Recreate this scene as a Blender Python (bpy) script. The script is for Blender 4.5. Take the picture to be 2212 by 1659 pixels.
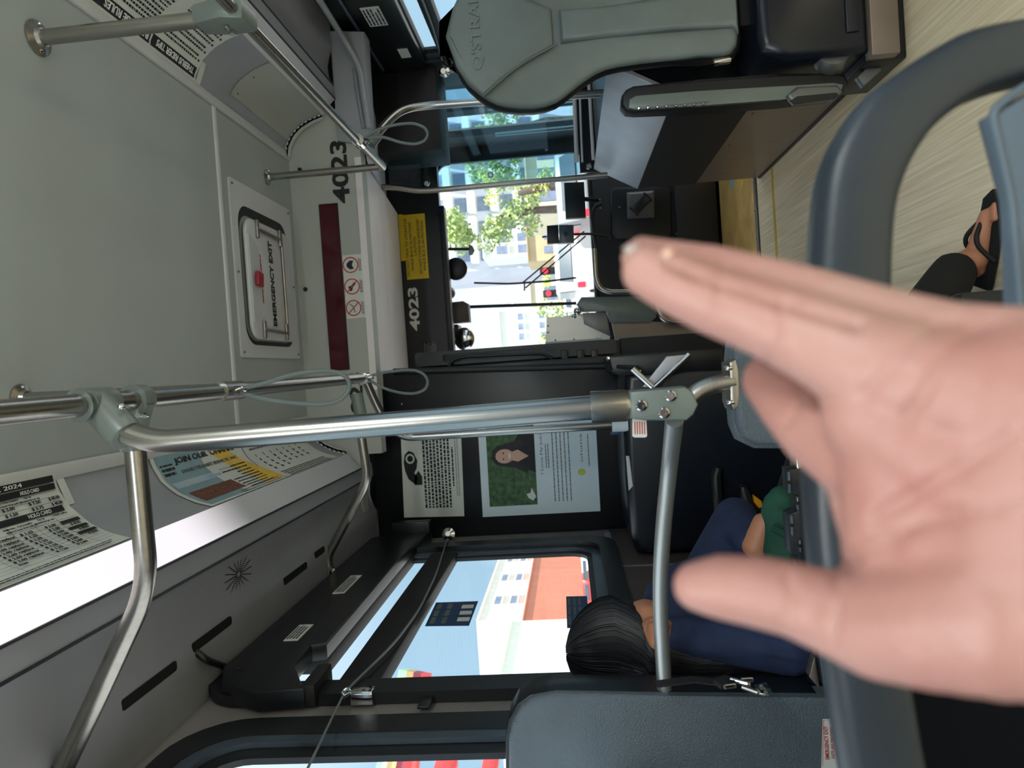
import bpy, bmesh, math, random
from mathutils import Vector as V, Matrix
for o in list(bpy.data.objects): bpy.data.objects.remove(o)
S = bpy.context.scene; COL = S.collection
random.seed(7)
# ------------------------------------------------------------- camera
FPX, CX, CY = 1534.0, 1106.0, 829.5
ay = V((1228-CX, 790-CY, FPX)).normalized()            # world forward seen in lens axes
az = V((-1, .068, 0)); az = (az - az.dot(ay)*ay).normalized()
ax = ay.cross(az)
EYE = V((0, 0, 1.1))
cd = bpy.data.cameras.new('camera'); cam = bpy.data.objects.new('camera', cd); COL.objects.link(cam)
cd.sensor_fit = 'HORIZONTAL'; cd.sensor_width = 36.0; cd.lens = 36.0*FPX/2212
right = V((ax.x, ay.x, az.x)); down = V((ax.y, ay.y, az.y)); fwd = V((ax.z, ay.z, az.z))
m3 = Matrix((right, -down, -fwd)).transposed()
cam.matrix_world = Matrix.Translation(EYE) @ m3.to_4x4()
cd.clip_start = .01; cd.clip_end = 500
cd.dof.use_dof = True; cd.dof.focus_distance = 1.7; cd.dof.aperture_fstop = cd.lens/3.7
S.camera = cam
def ray(u, v): 
    d = V((u-CX, v-CY, FPX)); return V((d.dot(ax), d.dot(ay), d.dot(az)))
def py(u, v, y): r = ray(u, v); return EYE + r*((y-EYE.y)/r.y)
def px(u, v, x): r = ray(u, v); return EYE + r*((x-EYE.x)/r.x)
def pz(u, v, z): r = ray(u, v); return EYE + r*((z-EYE.z)/r.z)
# ------------------------------------------------------------- sky, sun, lamps, exposure
vs = S.view_settings; vs.view_transform = 'Standard'; vs.look = 'None'; vs.exposure = 0.75; vs.gamma = 1; vs.use_curve_mapping = False
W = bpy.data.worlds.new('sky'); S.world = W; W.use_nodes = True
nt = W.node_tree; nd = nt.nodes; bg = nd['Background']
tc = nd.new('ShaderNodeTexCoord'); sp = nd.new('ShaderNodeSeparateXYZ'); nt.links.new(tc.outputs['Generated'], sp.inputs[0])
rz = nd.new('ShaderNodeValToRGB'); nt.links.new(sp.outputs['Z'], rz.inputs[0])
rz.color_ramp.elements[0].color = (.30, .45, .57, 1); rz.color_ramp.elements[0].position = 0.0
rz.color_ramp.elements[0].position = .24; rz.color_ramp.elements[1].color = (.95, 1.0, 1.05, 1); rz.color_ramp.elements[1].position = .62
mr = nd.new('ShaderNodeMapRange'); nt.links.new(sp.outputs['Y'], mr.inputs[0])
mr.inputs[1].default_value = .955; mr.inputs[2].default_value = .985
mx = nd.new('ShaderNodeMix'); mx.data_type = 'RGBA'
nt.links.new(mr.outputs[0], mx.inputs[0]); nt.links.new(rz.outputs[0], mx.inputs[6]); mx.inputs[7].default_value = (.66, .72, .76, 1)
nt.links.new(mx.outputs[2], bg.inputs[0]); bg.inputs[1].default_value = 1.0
sl = bpy.data.lights.new('sun', 'SUN'); sl.energy = 6.5; sl.angle = .01; sl.color = (1, .96, .9)
so = bpy.data.objects.new('sun', sl); COL.objects.link(so); so.rotation_euler = (math.radians(20), math.radians(13), 0)
def lamp(name, loc, rot, sx, sy, e, c=(1, 1, 1), portal=False):
    l = bpy.data.lights.new(name, 'AREA'); l.shape = 'RECTANGLE'; l.size = sx; l.size_y = sy; l.energy = e; l.color = c
    if portal: l.cycles.is_portal = True
    o = bpy.data.objects.new(name, l); COL.objects.link(o); o.location = loc; o.rotation_euler = rot; return o
# added fill lamps behind the camera, standing in for the bus light strips
for i, y in enumerate((-.6, -1.6, -2.6)):
    lamp('fill_lamp', (-.36, y, 2.10), (0, math.radians(-45), 0), .08, .8, 10, (.95, 1, .98))
    lamp('fill_lamp', (1.24, y, 2.10), (0, math.radians(45), 0), .08, .8, 10, (.95, 1, .98))
# ------------------------------------------------------------- materials
def lin(c): 
    c = c/255.0; return c/12.92 if c <= .04045 else ((c+.055)/1.055)**2.4
def mat(name, rgb, rough=.5, metal=0.0, var=(8, .12), bump=None, spec=.5, emit=0, sss=0, coat=0, alpha=None, trans=0, stretch=None, rgb2=None):
    m = bpy.data.materials.new(name); m.use_nodes = True; t = m.node_tree; n = t.nodes; b = n['Principled BSDF']
    c = tuple(lin(x) for x in rgb)
    co = n.new('ShaderNodeTexCoord'); src = co.outputs['Object']
    if stretch:
        mp = n.new('ShaderNodeMapping'); mp.inputs['Scale'].default_value = stretch; t.links.new(src, mp.inputs[0]); src = mp.outputs[0]
    if var:
        nz = n.new('ShaderNodeTexNoise'); nz.inputs['Scale'].default_value = var[0]; nz.inputs['Detail'].default_value = 4; t.links.new(src, nz.inputs['Vector'])
        r = n.new('ShaderNodeValToRGB'); t.links.new(nz.outputs[0], r.inputs[0])
        k = var[1]; c2 = tuple(lin(x) for x in rgb2) if rgb2 else tuple(min(1, x*(1+k)) for x in c)
        c1 = c if rgb2 else tuple(x*(1-k) for x in c)
        r.color_ramp.elements[0].color = (*c1, 1); r.color_ramp.elements[1].color = (*c2, 1)
        r.color_ramp.elements[0].position = .3; r.color_ramp.elements[1].position = .7
        t.links.new(r.outputs[0], b.inputs['Base Color'])
        if emit: t.links.new(r.outputs[0], b.inputs['Emission Color'])
    else:
        b.inputs['Base Color'].default_value = (*c, 1)
        if emit: b.inputs['Emission Color'].default_value = (*c, 1)
    b.inputs['Roughness'].default_value = rough; b.inputs['Metallic'].default_value = metal
    b.inputs['Specular IOR Level'].default_value = spec
    if emit: b.inputs['Emission Strength'].default_value = emit
    if sss:
        b.inputs['Subsurface Weight'].default_value = sss; b.inputs['Subsurface Radius'].default_value = (.8, .3, .2); b.inputs['Subsurface Scale'].default_value = .006
    if coat: b.inputs['Coat Weight'].default_value = coat
    if trans: b.inputs['Transmission Weight'].default_value = trans; b.inputs['IOR'].default_value = 1.45
    if alpha is not None: b.inputs['Alpha'].default_value = alpha
    if bump:
        nb = n.new('ShaderNodeTexNoise'); nb.inputs['Scale'].default_value = bump[0]; nb.inputs['Detail'].default_value = 3; t.links.new(src, nb.inputs['Vector'])
        bp = n.new('ShaderNodeBump'); bp.inputs['Strength'].default_value = bump[1]; bp.inputs['Distance'].default_value = .004
        t.links.new(nb.outputs[0], bp.inputs['Height']); t.links.new(bp.outputs[0], b.inputs['Normal'])
    return m
def glass_mat(name, tint, refl=.06, rough=.0):
    m = bpy.data.materials.new(name); m.use_nodes = True; t = m.node_tree; n = t.nodes
    for x in list(n): n.remove(x)
    out = n.new('ShaderNodeOutputMaterial'); tr = n.new('ShaderNodeBsdfTransparent'); gl = n.new('ShaderNodeBsdfGlossy'); ms = n.new('ShaderNodeMixShader'); lw = n.new('ShaderNodeLayerWeight'); lw.inputs[0].default_value = .5; pw = n.new('ShaderNodeMath'); pw.operation = 'POWER'; pw.inputs[1].default_value = 5; fr = n.new('ShaderNodeMath'); fr.operation = 'MULTIPLY_ADD'; fr.inputs[1].default_value = .4; fr.inputs[2].default_value = .04
    t.links.new(lw.outputs['Facing'], pw.inputs[0]); t.links.new(pw.outputs[0], fr.inputs[0])
    tr.inputs[0].default_value = (*tint, 1); gl.inputs['Roughness'].default_value = rough
    t.links.new(fr.outputs[0], ms.inputs[0]); t.links.new(tr.outputs[0], ms.inputs[1]); t.links.new(gl.outputs[0], ms.inputs[2]); t.links.new(ms.outputs[0], out.inputs[0]); return m
M = {}
def mk(k, *a, **kw): M[k] = mat(k, *a, **kw)
mk('ceiling_panel', (160, 168, 166), .55, var=(3, .05), bump=(160, .05))
mk('white_trim', (205, 208, 206), .4, var=(6, .05))
mk('cove_grey', (150, 155, 160), .42, var=(4, .05), bump=(120, .04))
mk('soffit_grey', (140, 143, 150), .4, var=(4, .05), bump=(140, .04))
mk('wall_beige', (126, 122, 118), .5, var=(5, .06))
mk('brown_panel', (78, 66, 62), .5, var=(7, .08))
mk('bulkhead_grey', (170, 174, 166), .5, var=(3, .05))
mk('silver_panel', (226, 222, 220), .4, .0, var=(5, .05))
mk('black_panel', (17, 19, 23), .35, var=(6, .15), bump=(200, .04))
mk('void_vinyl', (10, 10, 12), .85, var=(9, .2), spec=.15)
mk('matte_black', (20, 20, 21), .6, var=(9, .2))
mk('rubber', (22, 24, 27), .42, var=(20, .15))
mk('frame_blue', (70, 82, 94), .3, .2, var=(10, .1))
mk('steel', (168, 166, 160), .27, 1.0, var=(3, .08), stretch=(30, 30, 1.2))
mk('brushed', (165, 160, 152), .36, 1.0, var=(5, .12), stretch=(1, 1, 40))
mk('satin', (186, 190, 188), .42, .85, var=(5, .05))
mk('chrome', (215, 215, 215), .1, 1.0, var=(5, .03))
mk('fitting_grey', (112, 122, 118), .34, .1, var=(9, .05))
mk('plastic_grey', (84, 96, 104), .42, var=(14, .08), bump=(380, .6))
mk('seat_shell', (36, 44, 51), .42, var=(10, .06), bump=(300, .05))
mk('seat_pad', (84, 98, 110), .5, var=(12, .06), bump=(300, .08))
mk('vinyl', (112, 122, 120), .42, var=(7, .09), bump=(260, .12))
mk('vinyl_mesh', (116, 126, 123), .55, var=(8, .08), bump=(900, .25))
mk('vinyl_edge', (20, 22, 24), .45, var=(8, .1))
mk('dark_plastic', (20, 24, 28), .38, var=(6, .15), bump=(240, .06))
mk('navy_plastic', (18, 24, 34), .3, var=(6, .15))
mk('grey_metal', (118, 120, 120), .4, .6, var=(8, .1))
mk('light_metal', (196, 198, 204), .4, .35, var=(8, .06))
mk('dark_steel', (138, 124, 112), .35, .35, var=(6, .1), stretch=(1, 8, 1))
mk('dark_band', (30, 28, 27), .6, var=(6, .15))
mk('gold_plate', (222, 184, 110), .35, .25, var=(5, .25))
mk('yellow_paint', (205, 176, 60), .5, var=(12, .12))
mk('yellow_sign', (226, 190, 26), .5, var=(9, .06))
mk('paper', (206, 212, 206), .6, var=(9, .03))
mk('paper_blue', (214, 230, 238), .55, var=(9, .03))
mk('ink', (18, 20, 22), .6, var=(30, .1))
mk('ink_grey', (104, 108, 108), .6, var=(30, .1))
mk('ink_white', (222, 226, 224), .6, var=(30, .05))
mk('silver_ink', (222, 222, 216), .6, var=(30, .05))
mk('sign_red', (186, 48, 44), .5, var=(20, .05))
mk('display_red', (70, 10, 24), .12, var=(6, .2))
mk('ad_teal', (128, 160, 168), .5, var=(20, .1))
mk('ad_yellow', (226, 190, 70), .5, var=(20, .1))
mk('ad_sky', (150, 175, 200), .5, var=(12, .2), rgb2=(190, 205, 205))
mk('ad_crowd', (40, 30, 40), .5, var=(120, .5), rgb2=(140, 80, 50))
mk('foliage_print', (24, 52, 30), .5, var=(40, .5), rgb2=(74, 118, 66))
mk('skin_print', (214, 170, 152), .5, var=(12, .06))
mk('logo_green', (190, 205, 90), .5, var=(30, .1))
mk('sticker_blue', (34, 66, 104), .5, var=(20, .1))
mk('light_panel', (240, 232, 240), .5, var=None, emit=.56)
mk('frosted', (232, 226, 214), .6, var=(6, .04), trans=.6)
mk('light_off', (190, 194, 198), .4, var=(6, .04))
mk('red_plastic', (150, 40, 48), .4, var=(10, .1))
mk('red_orange', (236, 96, 60), .5, var=(5, .05))
mk('amber', (245, 165, 30), .4, var=(10, .05))
mk('green_cloth', (18, 70, 54), .8, var=(20, .2), bump=(90, .3))
mk('navy_cloth', (30, 44, 76), .85, var=(18, .25), bump=(16, 1.6))
mk('denim', (66, 84, 124), .85, var=(60, .2), bump=(300, .3))
mk('black_cloth', (16, 16, 18), .9, var=(20, .2), bump=(120, .3))
mk('hair', (16, 16, 21), .5, var=(120, .5), stretch=(1, 1, .1))
mk('skin', (186, 128, 98), .5, var=(12, .1), sss=.15)
mk('skin_foot', (178, 122, 104), .5, var=(30, .12), sss=.15)
mk('webbing', (20, 21, 24), .7, var=(60, .2))
mk('cable_grey', (104, 116, 114), .5, var=(20, .06))
mk('hatch_white', (196, 200, 200), .42, var=(5, .05))
mk('dark_void', (4, 4, 5), .9, var=None)
M['glass'] = glass_mat('glass', (.93, .97, .98)); M['glass_tint'] = glass_mat('glass_tint', (.56, .74, .82), rough=.02)
M['glass_sign'] = glass_mat('glass_sign', (.97, .98, 1.0))
def lamp_mat():
    # a diffuser whose tube ends at y = 1.95: the glow dies away past the end of the tube
    m = M['light_panel']; t = m.node_tree; n = t.nodes; b = n['Principled BSDF']
    tc_ = n.new('ShaderNodeNewGeometry'); s_ = n.new('ShaderNodeSeparateXYZ'); r = n.new('ShaderNodeMapRange'); r.interpolation_type = 'SMOOTHSTEP'
    t.links.new(tc_.outputs['Position'], s_.inputs[0]); t.links.new(s_.outputs['Y'], r.inputs[0])
    for k, v_ in enumerate((1.72, 2.12, .56, .0)): r.inputs[1+k].default_value = v_
    t.links.new(r.outputs[0], b.inputs['Emission Strength']); b.inputs['Base Color'].default_value = (.5, .52, .55, 1)
lamp_mat()
def floor_mat():
    m = mat('vinyl_floor', (222, 202, 162), .4, var=(9, .2), stretch=(12, .22, 1), rgb2=(250, 238, 206), bump=(40, .1)); return m
M['floor'] = floor_mat()
def skin_hand():
    m = mat('skin_hand', (182, 148, 137), .5, var=(11, .2), rgb2=(166, 115, 106), sss=.2, bump=(180, .12)); return m
M['hand'] = skin_hand()
def redder_tips(m):
    # fingers are redder than the heel of the palm: blend along the length of the hand
    t = m.node_tree; n = t.nodes; b = n['Principled BSDF']; old = b.inputs['Base Color'].links[0].from_socket
    g = n.new('ShaderNodeNewGeometry'); s_ = n.new('ShaderNodeSeparateXYZ'); r = n.new('ShaderNodeMapRange'); mx_ = n.new('ShaderNodeMix'); mx_.data_type = 'RGBA'; mx_.blend_type = 'MULTIPLY'
    t.links.new(g.outputs['Position'], s_.inputs[0]); t.links.new(s_.outputs['Z'], r.inputs[0])
    for k, v_ in enumerate((.97, 1.07, .0, .6)): r.inputs[1+k].default_value = v_
    t.links.new(r.outputs[0], mx_.inputs[0]); t.links.new(old, mx_.inputs[6]); mx_.inputs[7].default_value = (.98, .74, .72, 1); t.links.new(mx_.outputs[2], b.inputs['Base Color'])
redder_tips(M['hand'])
# ------------------------------------------------------------- mesh helpers
class MB:
    def __init__(s): s.bm = bmesh.new()
    def quad(s, *p):
        f = s.bm.faces.new([s.bm.verts.new(V(q)) for q in p]); return s
    def box(s, a, b, bev=0.0, seg=2):
        a, b = V(a), V(b); lo = V([min(a[i], b[i]) for i in range(3)]); hi = V([max(a[i], b[i]) for i in range(3)])
        r = bmesh.ops.create_cube(s.bm, size=1); c = (lo+hi)/2; d = hi-lo
        for q in r['verts']: q.co = c+V((q.co.x*d.x, q.co.y*d.y, q.co.z*d.z))
        if bev: 
            es = list({e for q in r['verts'] for e in q.link_edges}); bmesh.ops.bevel(s.bm, geom=es, offset=bev, segments=seg, affect='EDGES', profile=.5)
        return s
    def obox(s, c, X, Y, Z, bev=0.0, seg=2):
        c, X, Y, Z = V(c), V(X), V(Y), V(Z); r = bmesh.ops.create_cube(s.bm, size=2)
        for q in r['verts']: q.co = c+X*q.co.x+Y*q.co.y+Z*q.co.z
        if bev:
            es = list({e for q in r['verts'] for e in q.link_edges}); bmesh.ops.bevel(s.bm, geom=es, offset=bev, segments=seg, affect='EDGES', profile=.5)
        return s
    def prism(s, pts, d, bev=0.0, seg=2, both=True):
        d = V(d); vs_ = [s.bm.verts.new(V(p)) for p in pts]; f = s.bm.faces.new(vs_)
        r = bmesh.ops.extrude_face_region(s.bm, geom=[f]); nv = [g for g in r['geom'] if isinstance(g, bmesh.types.BMVert)]
        for q in nv: q.co += d
        if bev:
            ring = set(vs_) | (set(nv) if both else set())
            es = [e for e in s.bm.edges if (e.verts[0] in ring and e.verts[1] in ring) and ((e.verts[0] in vs_) == (e.verts[1] in vs_))]
            es = [e for e in es if (e.verts[0] in vs_) or both]
            bmesh.ops.bevel(s.bm, geom=es, offset=bev, segments=seg, affect='EDGES', profile=.5)
        return s
    def ring(s, outer, inner, d):
        d = V(d); n = len(outer)
        A = [s.bm.verts.new(V(p)) for p in outer]; B = [s.bm.verts.new(V(p)) for p in inner]
        A2 = [s.bm.verts.new(V(p)+d) for p in outer]; B2 = [s.bm.verts.new(V(p)+d) for p in inner]
        for i in range(n):
            j = (i+1) % n
            for q in ((A[i], A[j], B[j], B[i]), (A2[i], B2[i], B2[j], A2[j]), (A[i], A2[i], A2[j], A[j]), (B[i], B[j], B2[j], B2[i])): s.bm.faces.new(q)
        return s
    def tube(s, pts, r, fil=0.0, n=14, cap=True, r2=None):
        pts = [V(p) for p in pts]; P_ = [pts[0]]
        for i in range(1, len(pts)-1):
            a, b, c = pts[i-1], pts[i], pts[i+1]
            if fil <= 0: P_.append(b); continue
            f = min(fil, (a-b).length*.48, (c-b).length*.48); p0 = b+(a-b).normalized()*f; p1 = b+(c-b).normalized()*f
            for k in range(8):
                t = k/7; P_.append(p0*(1-t)**2+b*2*t*(1-t)+p1*t*t)
        P_.append(pts[-1]); N = len(P_)
        t0 = (P_[1]-P_[0]).normalized(); up = V((0, 0, 1)) if abs(t0.z) < .9 else V((1, 0, 0)); nn = t0.cross(up).normalized(); rings = []
        for i, p in enumerate(P_):
            t = (P_[min(i+1, N-1)]-P_[max(i-1, 0)]).normalized(); nn = (nn-t*nn.dot(t)).normalized(); bb = t.cross(nn)
            rr = r if r2 is None else r+(r2-r)*i/(N-1)
            if isinstance(r, (list, tuple)): rr = r[min(i, len(r)-1)]
            rings.append([s.bm.verts.new(p+nn*math.cos(2*math.pi*k/n)*rr+bb*math.sin(2*math.pi*k/n)*rr) for k in range(n)])
        for i in range(N-1):
            for k in range(n): s.bm.faces.new((rings[i][k], rings[i][(k+1) % n], rings[i+1][(k+1) % n], rings[i+1][k]))
        if cap: s.bm.faces.new(rings[0][::-1]); s.bm.faces.new(rings[-1])
        return s
    def disc(s, c, nrm, r, h, n=20, bev=0.0):
        nrm = V(nrm).normalized(); up = V((0, 0, 1)) if abs(nrm.z) < .9 else V((1, 0, 0)); a = nrm.cross(up).normalized(); b = nrm.cross(a); c = V(c)
        s.prism([c+a*math.cos(2*math.pi*k/n)*r+b*math.sin(2*math.pi*k/n)*r for k in range(n)], nrm*h, bev, 2); return s
    def ellipse(s, c, A, B, d, n=24, bev=0.0):
        c, A, B = V(c), V(A), V(B); s.prism([c+A*math.cos(2*math.pi*k/n)+B*math.sin(2*math.pi*k/n) for k in range(n)], d, bev, 2); return s
    def ball(s, c, r, sub=2, sc=(1, 1, 1)):
        q = bmesh.ops.create_icosphere(s.bm, subdivisions=sub, radius=1)
        for v_ in q['verts']: v_.co = V(c)+V((v_.co.x*r*sc[0], v_.co.y*r*sc[1], v_.co.z*r*sc[2]))
        return s
    def lathe(s, prof, c, nrm, n=20):
        nrm = V(nrm).normalized(); up = V((0, 0, 1)) if abs(nrm.z) < .9 else V((1, 0, 0)); a = nrm.cross(up).normalized(); b = nrm.cross(a); c = V(c); R = []
        for (r, h) in prof: R.append([s.bm.verts.new(c+nrm*h+a*math.cos(2*math.pi*k/n)*r+b*math.sin(2*math.pi*k/n)*r) for k in range(n)])
        for i in range(len(R)-1):
            for k in range(n): s.bm.faces.new((R[i][k], R[i][(k+1) % n], R[i+1][(k+1) % n], R[i+1][k]))
        s.bm.faces.new(R[0][::-1]); s.bm.faces.new(R[-1]); return s
def obj(name, mb, m, parent=None, label=None, smooth=True, kind=None, group=None, cat=None):
    bm = mb.bm; bmesh.ops.recalc_face_normals(bm, faces=bm.faces)
    me = bpy.data.meshes.new(name); bm.to_mesh(me); bm.free()
    return link(name, me, m, parent, label, smooth, kind, group, cat)
def link(name, me, m, parent=None, label=None, smooth=True, kind=None, group=None, cat=None):
    if m is not None: me.materials.clear(); me.materials.append(M[m] if isinstance(m, str) else m)
    o = bpy.data.objects.new(name, me); COL.objects.link(o)
    off = V((0, 0, 0)); q = parent
    while q is not None: off += q.location; q = q.parent
    if parent is not None:
        o.parent = parent; me.transform(Matrix.Translation(-off))
    if smooth:
        for f in me.polygons: f.use_smooth = True
        try: me.set_sharp_from_angle(angle=math.radians(38))
        except Exception: pass
    if label: o['label'] = label
    if kind: o['kind'] = kind
    if group: o['group'] = group
    if cat: o['category'] = cat
    return o
def thing(name, label, cat, loc=(0, 0, 0), group=None):
    o = bpy.data.objects.new(name, None); COL.objects.link(o); o.location = loc; o['label'] = label; o['category'] = cat; o.empty_display_size = .05
    if group: o['group'] = group
    return o
def struct(name, mb, m, label=None, parent=None): 
    return obj(name, mb, m, parent, label, kind='structure' if parent is None else None)
def solo(name, mb, m, label, cat, group=None, smooth=True):
    """a thing that is a single mesh: origin moved to the centre of its base"""
    o = obj(name, mb, m, None, label, smooth, None, group, cat); me = o.data
    c = sum((v_.co for v_ in me.vertices), V())/len(me.vertices); c.z = min(v_.co.z for v_ in me.vertices)
    me.transform(Matrix.Translation(-c)); o.location = c; return o
def rrect(a0, a1, b0, b1, r, n=6):
    out = []
    for (ca, cb, s0) in ((a1-r, b1-r, 0), (a0+r, b1-r, 90), (a0+r, b0+r, 180), (a1-r, b0+r, 270)):
        for k in range(n+1):
            t = math.radians(s0+90*k/n); out.append((ca+r*math.cos(t), cb+r*math.sin(t)))
    return out
def X_(pts, x): return [V((x, a, b)) for a, b in pts]
def Y_(pts, y): return [V((a, y, b)) for a, b in pts]
def Z_(pts, z): return [V((a, b, z)) for a, b in pts]
_tc = {}
def text_mesh(s, bold=0.0):
    cu = bpy.data.curves.new('t', 'FONT'); cu.body = s; cu.size = 1; cu.extrude = .01; cu.offset = bold; cu.resolution_u = 3; cu.align_x = 'LEFT'
    o = bpy.data.objects.new('t', cu); me = bpy.data.meshes.new_from_object(o); bpy.data.objects.remove(o); bpy.data.curves.remove(cu); return me
def text(parent, s, o, rt, up, h, m, w=None, name='lettering', bold=.0, mapf=None, label=None, center=False, depth=.0008):
    me = text_mesh(s, bold); xs = [v_.co.x for v_ in me.vertices]; ys = [v_.co.y for v_ in me.vertices]
    if not xs: return None
    x0, x1, y0, y1 = min(xs), max(xs), min(ys), max(ys); sy = h/(y1-y0); sx = sy if w is None else w/(x1-x0)
    off = -(x1-x0)*sx/2 if center else 0
    if mapf is None:
        o, rt, up = V(o), V(rt).normalized(), V(up).normalized(); nn = rt.cross(up)
        for v_ in me.vertices:
            a, b, c = (v_.co.x-x0)*sx+off, (v_.co.y-y0)*sy, v_.co.z; v_.co = o+rt*a+up*b+nn*(c/.01+1)*depth*.5
    else:
        for v_ in me.vertices:
            a, b, c = (v_.co.x-x0)*sx+off, (v_.co.y-y0)*sy, v_.co.z; v_.co = mapf(o[0]+a, o[1]+b, (c/.01+1)*depth*.5)
    return link(name, me, m, parent, label, smooth=False)
def dashes(parent, o, rt, up, w, rows, pitch, h, m, mapf=None, name='print_lines', ragged=.25, indent=0, wl=(.5, 2.2), depth=.0006, n0=1):
    mb = MB(); rnd = random.Random(int(w*9999)+rows)
    if mapf is None:
        O, rt, up = V(o), V(rt).normalized(), V(up).normalized(); nn = rt.cross(up)
        f = lambda a, b, c: O+rt*a+up*b+nn*c
    else: f = lambda a, b, c: mapf(o[0]+a, o[1]+b, c)
    for r in range(rows):
        a = indent; end = w*(1-rnd.random()*ragged) if r % 4 == 3 or ragged > .3 else w*(1-rnd.random()*.06)
        while a < end:
            l = h*rnd.uniform(*wl)*2; l = min(l, end-a); b = -r*pitch
            if l > h*.3: mb.quad(f(a, b, depth), f(a+l, b, depth), f(a+l, b+h, depth), f(a, b+h, depth))
            a += l+h*.42
    return obj(name, mb, m, parent, smooth=False, kind='stuff')
def evalmesh(o):
    COL.objects.link(o) if o.name not in COL.objects else None
    bpy.context.view_layer.update(); dg = bpy.context.evaluated_depsgraph_get()
    me = bpy.data.meshes.new_from_object(o.evaluated_get(dg)); bpy.data.objects.remove(o); return me
def blob(chains, voxel=.004, smooth=6, step=.35, flat=None):
    """one continuous skin grown over chains of (point, radius)"""
    bm = bmesh.new()
    for ch in chains:
        for i in range(len(ch)-1):
            (p, r), (q, s_) = ch[i], ch[i+1]; p, q = V(p), V(q); L = (q-p).length; n = max(1, int(L/(step*min(r, s_))))
            for k in range(n+(1 if i == len(ch)-2 else 0)):
                t = k/n; c = p.lerp(q, t); rr = r+(s_-r)*t
                g = bmesh.ops.create_icosphere(bm, subdivisions=2, radius=rr)
                for v_ in g['verts']: v_.co += c
        if len(ch) == 1:
            g = bmesh.ops.create_icosphere(bm, subdivisions=3, radius=ch[0][1])
            for v_ in g['verts']: v_.co += V(ch[0][0])
    me = bpy.data.meshes.new('blob'); bm.to_mesh(me); bm.free(); o = bpy.data.objects.new('blob', me)
    rm = o.modifiers.new('r', 'REMESH'); rm.mode = 'VOXEL'; rm.voxel_size = voxel
    if smooth: sm = o.modifiers.new('s', 'SMOOTH'); sm.factor = .5; sm.iterations = smooth
    return evalmesh(o)
# ================================================================ SHELL OF THE BUS
XL, XR, XC = -.795, 1.675, .44
ZC = 2.325
CV = [(-.165, 2.325), (-.208, 2.317), (-.258, 2.29), (-.294, 2.248), (-.321, 2.195), (-.336, 2.141)]
CL = [0]
for i in range(1, len(CV)): CL.append(CL[-1]+math.hypot(CV[i][0]-CV[i-1][0], CV[i][1]-CV[i-1][1]))
SL = CL[-1]
def cove(side, s, y, off=.0):
    """point on the curved advert panel: s runs down from the ceiling edge, off lifts it off the panel"""
    s = max(0, min(SL, s)); i = max(k for k in range(len(CL)-1) if CL[k] <= s+1e-9)
    # smooth the normal between the segments
    t = (s-CL[i])/(CL[i+1]-CL[i]); x = CV[i][0]+(CV[i+1][0]-CV[i][0])*t; z = CV[i][1]+(CV[i+1][1]-CV[i][1])*t
    a = math.radians(-10-75*s/SL); nx, nz = math.sin(-a), -math.cos(a)
    x += nx*off; z += nz*off
    return V((x if side < 0 else 2*XC-x, y, z))
def strip_mesh(profile, y0, y1, ny=1, flip=None):
    mb = MB(); rows = []
    for k in range(ny+1):
        y = y0+(y1-y0)*k/ny; rows.append([mb.bm.verts.new((x, y, z)) for x, z in profile])
    for k in range(ny):
        for i in range(len(profile)-1): mb.bm.faces.new((rows[k][i], rows[k][i+1], rows[k+1][i+1], rows[k+1][i]))
    return mb
def mir(prof): return [(2*XC-x, z) for x, z in prof]
# floor, ceiling, outer roof
struct('floor', MB().box((XL-.05, -3.2, -.05), (XR+.05, 4.04, 0)), 'floor')
struct('floor_front', MB().box((XL-.05, 4.04, -.05), (XR+.05, 5.4, -.004)), 'dark_plastic')
struct('ceiling', MB().box((-.165, -3.2, ZC), (1.045, 2.512, ZC+.01)), 'ceiling_panel')
struct('ceiling_front', MB().box((-.165, 2.522, ZC), (1.045, 3.22, ZC+.01)), 'ceiling_panel')
struct('trim_1', MB().box((-.16, 2.505, ZC-.006), (1.04, 2.529, ZC+.004), .003), 'white_trim')
struct('roof', MB().box((XL-.06, -3.25, ZC+.012), (XR+.06, 5.5, ZC+.05)), 'matte_black')
for i, sx in enumerate((1, -1)):
    q = (lambda x: x) if sx > 0 else (lambda x: 2*XC-x)
    struct('trim_%d' % (2+i), MB().box((q(-.186), -3.2, ZC-.010), (q(-.150), 3.215, ZC+.003), .004), 'white_trim')
# curved coves, light strips and duct panels, both sides
half = [(x, z+.0) for x, z in CV]
duct = [(-.405, 2.080), (-.409, 2.086), (-.468, 2.083), (-.471, 2.088), (-.51, 2.104), (-.56, 2.107), (-.60, 2.098), (-.632, 2.084), (-.65, 2.080), (-.70, 2.083), (-.80, 2.083)]
for side, nm in ((-1, 'left'), (1, 'right')):
    f = (lambda p: p) if side < 0 else mir
    struct('trim_cove_'+nm, strip_mesh(f(half), -3.2, 3.215), 'cove_grey')
    struct('trim_duct_'+nm, strip_mesh(f(duct), -3.2, 3.39 if side < 0 else 3.215), 'soffit_grey')
lp = [(-.336, 2.141), (-.352, 2.128), (-.380, 2.108), (-.398, 2.090), (-.405, 2.080)]
def light(nm, prof, y0, y1, m, lab):
    t = thing(nm, lab, 'light')
    obj('diffuser', strip_mesh(prof, y0, y1), m, t)
    obj('edge_trim', strip_mesh([(prof[0][0], prof[0][1]+.004), prof[0]], y0, y1), 'white_trim', t)
    return t
light('light_strip', lp, -3.2, 3.2, 'light_panel', 'long white lit light strip under the posters of the left cove')
light('light_strip', mir(lp), -3.2, 3.2, 'light_off', 'unlit grey light strip along the right cove beside the grab rail')
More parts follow.
